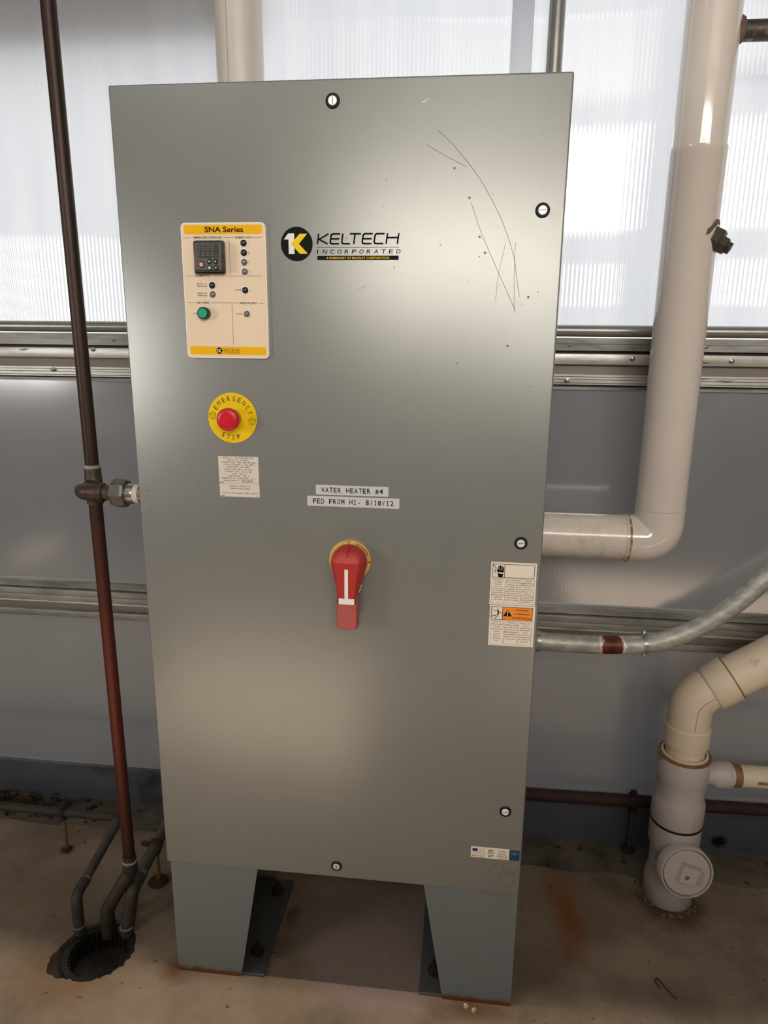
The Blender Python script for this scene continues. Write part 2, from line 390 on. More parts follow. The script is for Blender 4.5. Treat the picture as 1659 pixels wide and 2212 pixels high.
def struct(name, mb, m, label=None, cat=None, parent=None, recentre=False):
    o = build(name, mb, m, parent, recentre)
    if not parent: tag(o, label, cat, None, 'structure')
    return o

# ================================================================== the setting
XL, XR, YB, ZT = -3.0, 3.0, -4.2, 3.4
# floor: slab with a ragged rear edge and an irregular hole for the drain
DC = (-0.594, 0.050)
def make_floor():
    bm = bmesh.new()
    def loop(pts):
        vs = [bm.verts.new((x, y, 0)) for x, y in pts]; return [bm.edges.new((vs[i], vs[(i+1) % len(vs)])) for i in range(len(vs))]
    rnd = random.Random(3)
    back = [(XR-(XR-XL)*i/240, .452+.005*(rnd.random()-.5)+.006*math.sin(i*.7)) for i in range(241)]
    back = [(x, y-(.055*max(0, 1-abs(x-.83)/.10))) for x, y in back]
    outer = [(XL, YB), (XR, YB)]+back
    hole = []
    for k in range(72):
        a = 2*PI*k/72; r = .0865+.008*(rnd.random()-.4)
        r += .026*max(0, math.cos(a-math.radians(215)))**8
        hole.append((DC[0]+r*math.cos(a), DC[1]+r*math.sin(a)))
    e = loop(outer)+loop(hole)
    bmesh.ops.triangle_fill(bm, edges=e, use_beauty=True, use_dissolve=False)
    # drop the hole filling if there is any
    kill = [f for f in bm.faces if (f.calc_center_median().xy-Vector(DC)).length < .06 and all((v.co.xy-Vector(DC)).length < .125 for v in f.verts)]
    bmesh.ops.delete(bm, geom=kill, context='FACES')
    for f in bm.faces:
        if f.normal.z < 0: f.normal_flip()
    ret = bmesh.ops.extrude_face_region(bm, geom=bm.faces[:])
    for g in ret['geom']:
        if isinstance(g, bmesh.types.BMVert): g.co.z -= .02
    bmesh.ops.recalc_face_normals(bm, faces=bm.faces)
    me = bpy.data.meshes.new('floor'); bm.to_mesh(me); bm.free(); me.materials.append(floorm)
    o = bpy.data.objects.new('floor', me); COL.objects.link(o)
    tag(o, 'stained tan concrete floor slab with rust marks', 'floor', None, 'structure')
make_floor()
struct('trim_1', MB().box(XL, XR, .38, .62, -.06, -.004), conc, 'dark blotched concrete ledge between floor slab and wall', 'ledge')  # concrete mottled with darker blotches
# front wall: fluted polycarbonate sheets
wall = bpy.data.objects.new('wall_front', None); COL.objects.link(wall); wall.location = (0, .6, 0)
tag(wall, 'fluted translucent polycarbonate wall behind the grey cabinet', 'wall', None, 'structure')
def sheet(x0, x1, z0, z1, m, amp, warp):
    p = .0105; n = int((x1-x0)/p*6); rows = 15
    xs = [x0+(x1-x0)*i/n for i in range(n+1)]; vs = []; fs = []
    for j in range(rows+1):
        z = z0+(z1-z0)*j/rows
        for x in xs:
            y = .6+amp*math.sin(2*PI*x/p)+warp*(math.sin(x*2.1+z*1.9)+.6*math.sin(x*4.6-z*3.1+1))
            vs.append((x, y, z))
    w = n+1
    for j in range(rows):
        for i in range(n): fs.append((j*w+i, j*w+i+1, (j+1)*w+i+1, (j+1)*w+i))
    return build('panel', MB().add(vs, fs, 0, True), m, wall)
sheet(XL, .33, 1.455, ZT, pc_up, .00024, .0015)
sheet(.33, XR, 1.455, ZT, pc_up, .00024, .0015)
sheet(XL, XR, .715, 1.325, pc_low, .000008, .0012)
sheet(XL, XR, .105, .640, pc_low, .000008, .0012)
# upper rail: tube, angle, strip with screws, recess, ribbed strip, tape
def rail(name, label):
    o = bpy.data.objects.new(name, None); COL.objects.link(o); o.location = (0, .59, 0); return tag(o, label, 'rail', None, 'structure')
rl = rail('trim_2', 'layered aluminium rail between the clear and the white wall panels')
build('tube', MB().tube([(XL, .580, 1.4545), (XR, .580, 1.4545)], .0142, 20), galvt, rl)
build('angle', MB().box(XL, XR, .572, .597, 1.409, 1.438).box(XL, XR, .566, .597, 1.4075, 1.4125).box(XL, XR, .569, .597, 1.424, 1.4265), alud, rl)
build('groove_strip', MB().box(XL, XR, .584, .597, 1.400, 1.4075), darkmet, rl)
build('strip', MB().bbox(XL, XR, .563, .597, 1.374, 1.400, .0015), alu, rl)
build('recess', MB().box(XL, XR, .582, .597, 1.350, 1.374), alub, rl)
ms = MB()
for z0, z1, y in ((1.3445, 1.350, .566), (1.3375, 1.3437, .568), (1.329, 1.3367, .568), (1.3245, 1.3282, .565)): ms.bbox(XL, XR, y, .597, z0, z1, .0006, 1)
build('ribbed_strip', ms, alu, rl)
build('groove_strip', MB().box(XL, XR, .583, .597, 1.3205, 1.3245), darkmet, rl)
build('edge_tape', MB().box(XL, XR, .588, .597, 1.311, 1.3205), alud, rl)
def screw(parent, x, y, z, r=.0055, m=None):
    return build('screw', MB().lathe([(r*1.25, .0), (r*1.25, -.001), (r, -.0012), (r, -.004), (r*.7, -.0048), (1e-6, -.005)], (x, y, z), (0, 1, 0), 14), m or chrome, parent)
for x, y, z, r in ((.636, .563, 1.390, .0055), (.868, .563, 1.387, .0055), (-.755, .563, 1.396, .005), (.484, .566, 1.335, .0055), (-.875, .566, 1.342, .0055),
                   (.486, .572, 1.420, .003), (.810, .572, 1.419, .003), (-.700, .572, 1.420, .003)): screw(rl, x, y, z, r)
rl2 = rail('trim_3', 'dull grey channel rail across the white wall panels')
build('flange', MB().prism([(XL, .708), (XR, .708), (XR, .726), (XL, .726)], .585, .598), alud, rl2)
build('groove_strip', MB().box(XL, XR, .588, .597, .7045, .708), darkmet, rl2)
build('strip', MB().bbox(XL, XR, .575, .597, .688, .7045, .001).bbox(XL, XR, .572, .597, .672, .6875, .001), alud, rl2)
build('lip', MB().bbox(XL, XR, .566, .597, .667, .672, .001), alu, rl2)
build('recess', MB().box(XL, XR, .588, .598, .643, .667), alub, rl2)
build('lip', MB().bbox(XL, XR, .568, .597, .622, .643, .004), alud, rl2)
build('groove_strip', MB().box(XL, XR, .586, .597, .618, .622), darkmet, rl2)
struct('trim_4', MB().box(XL, XR, .590, .62, -.01, .108).box(XL, XR, .586, .62, .106, .112).box(XL, XR, .584, .62, -.01, .012), flashm, 'dark sheet metal flashing along the foot of the wall', 'flashing')
struct('trim_5', MB().box(.307, .356, .592, .6, 1.468, ZT), pc_strip, 'bluish plastic joint strip between two clear wall sheets', 'joint strip')
struct('trim_7', MB().box(XL, -.30, .645, .70, 2.115, 2.6), roomdark, 'unseen board added outside the clear panel to darken its top left', 'added board')  # added board, unseen; blocks sky light behind the panel's top left
# room behind the camera
def wall_with_holes(name, plane, pos, thick, a0, a1, z1, holes, m, label):
    mb = MB(); xs = sorted({a0, a1}|{h[0] for h in holes}|{h[1] for h in holes}); zs = sorted({0, z1}|{h[2] for h in holes}|{h[3] for h in holes})
    for i in range(len(xs)-1):
        for j in range(len(zs)-1):
            cx, cz = (xs[i]+xs[i+1])/2, (zs[j]+zs[j+1])/2
            if any(h[0] < cx < h[1] and h[2] < cz < h[3] for h in holes): continue
            if plane == 'y': mb.box(xs[i], xs[i+1], pos-thick, pos, zs[j], zs[j+1])
            else: mb.box(pos, pos+thick, xs[i], xs[i+1], zs[j], zs[j+1])
    struct(name, mb, m, label, 'wall')
wall_with_holes('wall_back', 'y', YB, .08, XL, XR, ZT, [(-.6, 2.9, 2.32, 3.25), (1.5, 2.9, 1.70, 2.13)], roomdark, 'dull rear wall with a long high window and a low window')
wall_with_holes('wall_left', 'x', XL-.06, .06, YB, .62, ZT, [(-2.95, -1.85, 1.15, 2.15)], roomdark, 'dull side wall beyond the copper pipe')
wall_with_holes('wall_right', 'x', XR, .06, YB, .62, ZT, [], roomdark, 'dull side wall beyond the drain stack')
def frame_mb(x0, x1, z0, z1, y, t, nx, nz):
    mb = MB().box(x0, x0+t, y-.05, y+.01, z0, z1).box(x1-t, x1, y-.05, y+.01, z0, z1).box(x0, x1, y-.05, y+.01, z0, z0+t).box(x0, x1, y-.05, y+.01, z1-t, z1)
    for i in range(1, nx): xx = x0+(x1-x0)*i/nx; mb.box(xx-t/3, xx+t/3, y-.04, y, z0, z1)
    for i in range(1, nz): zz = z0+(z1-z0)*i/nz; mb.box(x0, x1, y-.04, y, zz-t/3, zz+t/3)
    return mb
struct('window_1', frame_mb(-.6, 2.9, 2.32, 3.25, YB, .05, 4, 3), room, 'long white framed high window in the rear wall', 'window')
wm = frame_mb(-2.95, -1.85, 1.15, 2.15, 0, .05, 2, 2); wm.v = [(XL+y_, x_, z_) for x_, y_, z_ in wm.v]; wm.f = [f[::-1] for f in wm.f]
struct('window_2', wm, room, 'white framed window in the left wall', 'window')
struct('window_3', frame_mb(1.5, 2.9, 1.70, 2.13, YB, .04, 3, 3), room, 'low white framed window under the long high window', 'window')
bench = thing('shade_bench', (0, -2.35, 0), 'unseen long brown bench with a solid skirt, added to shade the floor', 'added bench')  # added behind the camera to keep window light off the floor
build('bench_top', MB().bbox(-2.6, 2.6, -2.7, -2.0, .80, .84, .004), roomdark, bench)
build('skirt', MB().box(-2.55, 2.55, -2.10, -2.07, 0, .80), roomdark, bench)
cup = thing('shade_cupboard', (.95, -2.35, 0), 'unseen tall dull cupboard, added to block window light low down', 'added cupboard')  # added behind the camera; blocks low window light, darkens the door's reflection
build('carcass', MB().bbox(-.72, 2.6, -2.69, -2.12, .84, 1.58, .004), roomdark, cup)
for i_ in range(4): build('door', MB().bbox(-.71+.83*i_, .10+.83*i_, -2.12, -2.10, .86, 1.56, .003), roomdark, cup)
for bx_ in (-2.5, 2.42):
    for by_ in (-2.65, -2.19): build('leg', MB().box(bx_, bx_+.08, by_, by_+.08, 0, .80), roomdark, bench)
# ceiling with a skylight opening, and an added soffit that cuts the lamp's light
SKY = [(-2.05, -.90, -2.10, -1.28), (.0, 1.30, -2.75, -1.87)]
mb = MB(); xs = sorted({XL, XR}|{v for h in SKY for v in h[:2]}); ys = sorted({YB, .62}|{v for h in SKY for v in h[2:]})
for i in range(len(xs)-1):
    for j in range(len(ys)-1):
        cx, cy = (xs[i]+xs[i+1])/2, (ys[j]+ys[j+1])/2
        if not any(h[0] < cx < h[1] and h[2] < cy < h[3] for h in SKY): mb.box(xs[i], xs[i+1], ys[j], ys[j+1], ZT, ZT+.05)
struct('ceiling', mb, room, 'pale ceiling with two skylight openings', 'ceiling')
struct('trim_6', MB().box(XL, XR, -.18, .57, 2.46, 2.56), roomdark, 'unseen soffit added above the wall panels to cut the lamp light', 'added soffit')  # added, out of view; its front edge throws the floor's shade line
# added strip lamp, out of view; lights the floor ahead of the soffit edge
lamp = thing('added_strip_lamp', (0, -.22, 2.9), 'unseen long white strip lamp added in front of the soffit to light the floor', 'added lamp')
build('housing', MB().bbox(-1.3, 1.3, -.27, -.17, 2.93, 2.995, .006), room, lamp)
lt = area('added_lamp_light', (0, 0, .02), (0, 0, -1), 2.4, .018, 44, (1.0, .93, .82)); lt.parent = lamp

# ================================================================== water heater cabinet
cab = thing('water_heater_cabinet', (0, .16, 0), 'tall grey painted metal water heater cabinet on two legs', 'cabinet')
build('body', MB().bbox(-.376, .376, .0195, .325, .314, 1.833, .003), paint, cab)
door = build('door', MB().bbox(-.381, .381, 0, .0185, .312, 1.836, .0035, 3), paint, cab)
Y0 = -.0004
# door locks: rubber ring + slotted disc
def lock(x, z, rot, m):
    r = build('lock_ring', MB().lathe([(.0118, 0), (.0118, -.001), (.0108, -.0026), (.0092, -.003), (.0078, -.0026), (.0074, -.0008), (1e-6, -.0008)], (x, 0, z), (0, 1, 0), 32), rubber, cab)
    d = build('lock_screw', MB().lathe([(.0073, -.0006), (.0073, -.0026), (.0066, -.0032), (1e-6, -.0032)], (x, 0, z), (0, 1, 0), 28), m, r)
    c, s = math.cos(rot), math.sin(rot)
    build('lock_slot', MB().stroke([(x-c*.0055, z-s*.0055), (x+c*.0055, z+s*.0055)], .0012, -.0033), inkgrey, r)
lock(0, 1.803, PI/2+.05, steelw); lock(.345, 1.635, .05, steelw); lock(.342, 1.071, .1, steelw); lock(.343, .508, -.05, steelw); lock(-.003, .341, PI/2, steelg)
# legs
def leg(sx):
    L = lambda pts: [(sx*x, z) for x, z in pts] if sx < 0 else [(sx*x, z) for x, z in pts][::-1]
    tr = [(.381, .0), (.381, .314), (.182, .314), (.182, .300), (.231, .0)]
    tr = [(sx*x, z) for x, z in tr]
    if sx > 0: tr = tr[::-1]
    pl = build('leg', MB().prism(tr, .0185, .0225).prism(tr, .315, .319).box(min(sx*.381, sx*.377), max(sx*.381, sx*.377), .0225, .315, 0, .314), legpaint, cab)
    bp = build('base_flange', MB().bbox(min(sx*.375, sx*.178), max(sx*.375, sx*.178), .0225, .315, 0, .005, .001), legin, pl)
    for by in (.083, .271):
        build('anchor_bolt', MB().lathe([(.017, .005), (.017, .0075), (.0165, .008), (.011, .008), (.011, .018), (.006, .019), (.006, .032), (1e-6, .033)], (sx*.2115, by, 0), (0, 0, 1), 6 if False else 14), rust, pl)
leg(-1); leg(1)
# scratches and scuffs
mb = MB()
for p, w in (([(.171, 1.757), (.197, 1.735), (.221, 1.709), (.243, 1.682), (.26, 1.656), (.279, 1.623), (.294, 1.589), (.304, 1.56), (.309, 1.531), (.315, 1.501)], .0007),
             ([(.153, 1.736), (.19, 1.716), (.221, 1.701)], .0006), ([(.229, 1.647), (.248, 1.60), (.28, 1.536), (.309, 1.479)], .0006),
             ([(.288, 1.585), (.278, 1.534), (.276, 1.494)], .0005), ([(.304, 1.585), (.305, 1.53), (.308, 1.475)], .0006), ([(.04, 1.510), (.056, 1.518)], .0006)):
    mb.stroke(p, w, Y0)
rs = random.Random(5)
for k in range(90):
    x = rs.uniform(-.36, .36); z = rs.choice((rs.uniform(1.35, 1.8), rs.uniform(.33, 1.8))); mb.disc(x, z, rs.uniform(.0005, .0013), Y0, 0, 7)
for x, z in ((.20, 1.70), (.226, 1.655), (.245, 1.595), (.255, 1.57), (-.378+.016, 1.145), (-.362, 1.105), (.33, 1.50), (.30, 1.42)): mb.disc(x, z, .0022, Y0, 0, 8)
build('scratches', mb, scratch, cab)['kind'] = 'stuff'
build('white_scuff', MB().flat([(.144, 1.7965), (.148, 1.7975), (.1555, 1.8055), (.153, 1.8035)], Y0).stroke([(.149, 1.7965), (.156, 1.802)], .0008, Y0), scratchw, cab)
mb = MB()
for k in range(60):
    a = rs.gauss(0, 1); x = .352+.016*a; z = .352+.017*rs.gauss(0, 1)
    if abs(x) < .378 and z > .316: mb.disc(x, z, rs.uniform(.0006, .0021), Y0, 0, 7)
build('rust_specks', mb, mat('rust_specks', (112, 92, 58), .8), cab)['kind'] = 'stuff'

# ---- control panel
cp = build('control_panel', MB().prism(rr(-.266, -.1165, 1.3935, 1.6195, .008), -.006, 0).prism(rr(-.2645, -.118, 1.395, 1.618, .007), -.0066, -.006, 1), [plateedge, plate], cab)
yp = -.0068
build('header_band', MB().flat(rr(-.260, -.1225, 1.601, 1.6155, .0035), yp), yellow, cp)
build('footer_band', MB().flat(rr(-.260, -.1215, 1.3995, 1.4135, .003), yp), yellow, cp)
yt = -.0070
build('title_lettering', MB().text('SNA Series', -.189, 1.6040, .0083, yt, w=.068, bold=.02), ink, cp)
for t, x0, x1, z in (('TEMPERATURE CONTROLLER', -.245, -.193, 1.5940), ('ELEMENT LOAD', -.169, -.141, 1.5938), ('SYSTEM STATUS', -.245, -.2165, 1.5315), ('HEAT PURGE', -.244, -.2215, 1.4868), ('FREEZE PROTECT', -.166, -.134, 1.4862)):
    build('caption', MB().text(t, (x0+x1)/2, z, .0026, yt, w=x1-x0, bold=.015), ink, cp)
for t, x0, x1, z in (('BANK 1-2', -.241, -.224, 1.5185), ('ENERGIZED', -.2412, -.223, 1.5147), ('BANK 3-4', -.241, -.224, 1.5028), ('ENERGIZED', -.2412, -.223, 1.499),
                     ('POWER', -.173, -.162, 1.5085), ('POWER', -.173, -.1615, 1.4685), ('TEST', -.251, -.2425, 1.4688)):
    build('caption', MB().text(t, (x0+x1)/2, z, .0021, yt, w=x1-x0), ink, cp)
for t, z in (('1', 1.585), ('2', 1.570), ('3', 1.555), ('4', 1.539)): build('caption', MB().text(t, -.147, z, .0022, yt), ink, cp)
T = MB()
# small maker's mark in the lower band
T.disc(-.2065, 1.4062, .0056, yt)
T.text('KELTECH', -.1845, 1.4058, .0040, yt, w=.029, slant=.1)
T.text('INCORPORATED', -.1845, 1.4030, .0018, yt, w=.029); T.text('A Subsidiary of Bradley', -.180, 1.4005, .0014, yt, w=.020)
build('footer_logo', T, ink, cp)
build('logo_mark', MB().text('1K', -.2065, 1.4034, .0056, yt-.0002, w=.0080, bold=.03), inkw, cp)
R = MB()
for x0, x1, z in ((-.261, -.248, 1.5953), (-.190, -.1715, 1.5953), (-.1395, -.123, 1.5953), (-.260, -.248, 1.5328), (-.212, -.123, 1.5325), (-.260, -.247, 1.4882), (-.218, -.169, 1.488), (-.131, -.122, 1.4875)):
    build('rule_line', MB().rect(x0, x1, z-.0003, z+.0003, yt), inkline, cp)
build('rule_line', MB().rect(-.1808, -.1802, 1.535, 1.592, yt), inkline, cp)
build('rule_line', MB().rect(-.1803, -.1797, 1.416, 1.4855, yt), inkline, cp)
def led(x, z, m):
    build('indicator_lamp', MB().lathe([(.0072, -.0066), (.0072, -.0072), (.0064, -.0076), (.0058, -.0076)], (x, 0, z), (0, 1, 0), 24, caps=False)
          .lathe([(.0058, -.0070), (.0056, -.0088), (.0046, -.0105), (.0026, -.0117), (1e-6, -.012)], (x, 0, z), (0, 1, 0), 24, mi=1), [plateedge, m], cp)
for x, z, m in ((-.155, 1.586, ledk), (-.155, 1.5705, ledk), (-.155, 1.555, ledg), (-.1547, 1.5395, ledg), (-.214, 1.517, ledk), (-.2138, 1.502, ledg), (-.155, 1.509, ledk), (-.1537, 1.4695, ledg)): led(x, z, m)
build('push_button', MB().lathe([(.0105, -.0066), (.0105, -.017), (.0098, -.0185), (.0082, -.0185)], (-.2295, 0, 1.470), (0, 1, 0), 32, caps=False)
      .lathe([(.0082, -.0185), (.0080, -.0195), (1e-6, -.0198)], (-.2295, 0, 1.470), (0, 1, 0), 32, mi=1), [blackpl, green], cp)
# temperature controller
fx0, fx1, fz0, fz1, fy = -.237, -.188, 1.5385, 1.5855, -.025
build('temperature_controller', MB().bbox(-.2425, -.1875, -.016, -.0060, 1.535, 1.590, .004).bbox(fx0, fx1, fy, -.010, fz0, fz1, .003)
      .bbox(fx1-.002, fx1+.0012, -.019, -.012, 1.560, 1.576, .001), blackpl, cp)
build('controller_face', MB().flat(rr(fx0+.001, fx1-.001, fz0+.002, 1.5605, .002), fy-.0003).flat(rr(fx0+.001, fx1-.001, 1.5628, fz1-.001, .002), fy-.0003), greypl, cp)
build('display', MB().rrect(fx0+.005, fx1-.0055, 1.5645, 1.5830, .001, fy-.0006), screen, cp)
S = MB(); sy = fy-.0008
def seg7(cx, cz, w, h):
    for a, b in (((-1, 1), (1, 1)), ((-1, 0), (1, 0)), ((-1, -1), (1, -1)), ((-1, 1), (-1, 0)), ((1, 1), (1, 0)), ((-1, 0), (-1, -1)), ((1, 0), (1, -1))):
        S.stroke([(cx+a[0]*w/2, cz+a[1]*h/2), (cx+b[0]*w/2, cz+b[1]*h/2)], .0008, sy)
for i in range(4): seg7(-.2290+i*.0082, 1.5772, .0042, .0088)
for i in range(4): seg7(-.2290+i*.0082, 1.5675, .0032, .0042)
build('display_digits', S, segm, cp)
for x, z, r, m in ((-.2245, 1.5495, .0046, pink), (-.2102, 1.5545, .0037, blackpl), (-.1992, 1.5545, .0037, blackpl), (-.2102, 1.5442, .0037, teal), (-.1990, 1.5442, .0037, blackpl)):
    build('key', MB().lathe([(r+.0006, fy-.0003), (r+.0006, fy-.0009), (r, fy-.0016), (r*.8, fy-.0020)], (x, 0, z), (0, 1, 0), 20, caps=False)
          .lathe([(r*.8, fy-.0020), (1e-6, fy-.0021)], (x, 0, z), (0, 1, 0), 20, mi=1, caps=False), [blackpl, m], cp)
ky = fy-.0023
build('key_marks', MB().text('oo', -.2102, 1.5535, .0030, ky, w=.0046, bold=.02).flat([(-.2010, 1.5534), (-.1974, 1.5534), (-.1992, 1.5562)], ky)
      .flat([(-.2008, 1.5453), (-.1990, 1.5426), (-.1972, 1.5453)], ky).outline(-.2262, -.2228, 1.5480, 1.5510, .0005, ky).annulus(-.2102, 1.5442, .0008, .0016, ky, 0, 16), inkw, cp)

# ---- maker's logo on the door
lg = build('logo', MB().disc(-.064, 1.585, .0277, Y0, 0, 56).rect(-.0295, .1115, 1.5790, 1.5797, Y0).rect(-.0285, .111, 1.5592, 1.5660, Y0), ink, cab)
Y1 = Y0-.0003
build('logo_one', MB().flat([(-.086, 1.5925), (-.078, 1.5925), (-.078, 1.569), (-.068, 1.569), (-.068, 1.602), (-.0785, 1.602)][::-1], Y1), inkw, lg)
build('logo_k', MB().flat([(-.074, 1.5852), (-.0585, 1.6015), (-.0455, 1.6015), (-.060, 1.5852), (-.0445, 1.5692), (-.0585, 1.5692)], Y1-.0001), inky, lg)
W = MB(); w = .0027; zb, zt = 1.5852, 1.6008; zm = (zb+zt)/2
def sl(x, z): return (x+(z-zb)*.14, z)
def curve_c(x0, x1, mid):
    r = .0035; p = [sl(x1, zt), sl(x0+r, zt)]
    p += [sl(x0+r-r*math.sin(PI/2*k/5), zt-r+r*math.cos(PI/2*k/5)) for k in range(1, 6)]
    p += [sl(x0+r-r*math.cos(PI/2*k/5), zb+r-r*math.sin(PI/2*k/5)) for k in range(0, 6)]+[sl(x1, zb)]
    W.stroke(p, w, Y0)
    if mid: W.stroke([sl(x0, zm), sl(x1-.0005, zm)], w, Y0)
W.stroke([sl(-.028, zb), sl(-.028, zt)], w, Y0); W.stroke([sl(-.0115, zt), sl(-.0262, zm-.0007), sl(-.0108, zb)], w, Y0)
curve_c(-.0062, .0085, True)
W.stroke([sl(.0135, zt), sl(.0135, zb+.003), sl(.0142, zb+.001), sl(.0165, zb), sl(.0275, zb)], w, Y0)
W.stroke([sl(.0262, zt), sl(.0440, zt)], w, Y0); W.stroke([sl(.0345, zt), sl(.0345, zb)], w, Y0)
curve_c(.0485, .0640, True); curve_c(.0688, .0840, False)
W.stroke([sl(.0895, zb), sl(.0895, zt)], w, Y0); W.stroke([sl(.1085, zb), sl(.1085, zt)], w, Y0); W.stroke([sl(.0895, zm+.0015), sl(.1085, zm+.0015)], w, Y0)
for i, ch in enumerate('INCORPORATED'): W.text(ch, -.0285+i*(.1385/11), 1.5695, .0062, Y0, w=.0022 if ch == 'I' else .0072, bold=.012, slant=.18)
build('logo_lettering', W, ink, lg)
build('logo_tagline', MB().text('A SUBSIDIARY OF BRADLEY CORPORATION', .041, 1.5609, .0033, Y1, w=.108, bold=.01), inky, lg)

# ---- emergency stop
EX, EZ = -.1895, 1.2865; er = math.radians(-7)
es = build('emergency_stop_plate', MB().lathe([(.0457, 0), (.0457, -.0012), (.0452, -.0016), (1e-6, -.0016)], (EX, 0, EZ), (0, 1, 0), 64), esy, cab)
W = MB(); ye = -.0019
def arc_text(t, r, a0, step, h, flip):
    for i, ch in enumerate(t):
        a = a0+(step*i)
        bx, bz = EX+r*math.cos(a), EZ+r*math.sin(a); rot = (a-PI/2) if not flip else (a+PI/2)
        W.text(ch, bx, bz, h, ye, rot=rot, bold=(.006 if ch != 'M' else 0), w=(.0052 if ch != 'M' else .0064))
arc_text('EMERGENCY', .0312, math.radians(90+66)+er, -math.radians(16.5), .0085, False)
dbrown = mat('dark_brown_ink', (52, 24, 10), .5)
build('emergency_lettering', W, dbrown, es); W = MB()
for i, ch in enumerate('STOP'):
    a = math.radians(-90-24+16*i)+er; W.text(ch, EX+.0395*math.cos(a), EZ+.0395*math.sin(a), .0085, ye, rot=a+PI/2, bold=.006, w=.0052)
build('stop_lettering', W, dbrown, es)
for sx in (-1, 1):
    W = MB(); cx, cz = EX+sx*.0375*math.cos(er), EZ+sx*.0375*math.sin(er)-.0004
    W.annulus(cx, cz, .0062, .0068, ye, 0, 32)
    t = [(cx+.0060*math.cos(a), cz+.0060*math.sin(a)) for a in (math.radians(150), math.radians(30), math.radians(270))]
    W.stroke(t+[t[0]], .0006, ye).stroke([(cx, cz+.0014), (cx, cz-.0016)], .0006, ye)
    build('stop_symbol', W, dbrown, es)
build('stop_collar', MB().lathe([(.0165, -.0016), (.0165, -.012), (.0150, -.0135), (.0130, -.0135), (.0130, -.022)], (EX, 0, EZ), (0, 1, 0), 32), chrome, es)
build('stop_knob', MB().lathe([(.0150, -.016), (.0195, -.0175), (.0205, -.022), (.0205, -.0275), (.0195, -.0305), (.0170, -.0322), (.0120, -.0328), (.0115, -.0322), (.0100, -.0322), (.0095, -.0328), (1e-6, -.0330)], (EX, 0, EZ), (0, 1, 0), 48), red, es)

# ---- rating plate
rp = build('rating_label', MB().prism(rr(-.2205, -.1440, 1.1645, 1.2155, .0015), -.0004, 0).prism(rr(-.2200, -.1435, 1.1390, 1.1640, .0015), -.0004, 0), sticker, cab)
W = MB(); yl = -.0007
for i, (t, n) in enumerate((('MODEL No  SNA-033/480D-PDD', .058), ('SERIAL No  KT005011', .042), ('SYSTEM POWER  480V-3PH-50/60HZ', .066), ('MAIN DISCONNECT  100 AMPS', .058), ('MAIN FUSE  100 AMPS', .042),
        ('FULL LOAD AMPS  78 AMPS', .051), ('LARGEST LOAD  32 Kw RES', .051), ('SCCR  100 kA', .026), ('ENCLOSURE  TYPE 4', .038), ('SCHEMATIC No  SCNSCH0001 Rev C', .066))):
    W.mono(t, -.1820, 1.2117-i*.00432, .0026, yl, n/len(t), fill=.8)
W.mono('MANUFACTURED BY', -.1975, 1.1683, .0026, yl, .0019, fill=.8); W.text('KELTECH', -.166, 1.1688, .0024, yl, w=.022, slant=.15, bold=.01).text('INCORPORATED', -.166, 1.1665, .0016, yl, w=.021)
W.mono('AMBIENT OPERATING', -.1810, 1.1580, .0026, yl, .0024, fill=.8); W.mono('TEMPERATURE RANGE:', -.1810, 1.1535, .0026, yl, .0022, fill=.8)
W.text('+33°F (+1°C) ≤ Temp ≤ +104°F (+40°C)', -.1815, 1.1448, .0027, yl, w=.068)
W.text('Rev. C', -.148, 1.1655, .0014, yl, w=.006).text('Rev.', -.1475, 1.1400, .0014, yl, w=.004).rect(-.219, -.212, 1.1656, 1.1666, yl).rect(-.2185, -.2115, 1.1402, 1.1412, yl)
build('rating_lettering', W, inkgrey, rp)
# ---- tape labels
for nm, x0, x1, z0, z1, t, p in (('tape_label', -.0365, .0985, 1.1490, 1.1672, 'WATER HEATER #4', .00775), ('tape_label', -.0530, .1188, 1.1270, 1.1460, 'FED FROM H1- 8/10/12', .00760)):
    b = build(nm, MB().prism([(x0, z0), (x1, z0), (x1, z1), (x0, z1)], -.0004, 0), tape, cab)
    build('tape_lettering', MB().mono(t, (x0+x1)/2, (z0+z1)/2-.0046, .0092, -.0007, p, bold=.014, fill=.80), ink, b)

# ---- disconnect handle
HX, HZ = .028, 1.025
hr = build('disconnect_collar', MB().lathe([(.0405, 0), (.0405, -.004), (.0398, -.0075), (.0380, -.0090), (.0350, -.0095), (1e-6, -.0095)], (HX, 0, HZ), (0, 1, 0), 56), ringy, cab)
W = MB()
for a0, a1 in ((20, 72),):
    p = [(HX+.0368*math.cos(math.radians(a)), HZ+.0368*math.sin(math.radians(a))) for a in range(a0, a1+1, 4)]; W.stroke(p, .0013, -.0099)
W.stroke([(HX+.0352, HZ-.001), (HX+.0388, HZ+.0004)], .0014, -.0099).stroke([(HX+.0372, HZ+.0016), (HX+.0376, HZ-.0014)], .0010, -.0099)
W.annulus(HX-.0015, HZ+.0372, .0008, .0016, -.0099, 0, 16)
build('collar_marks', W, ink, hr)
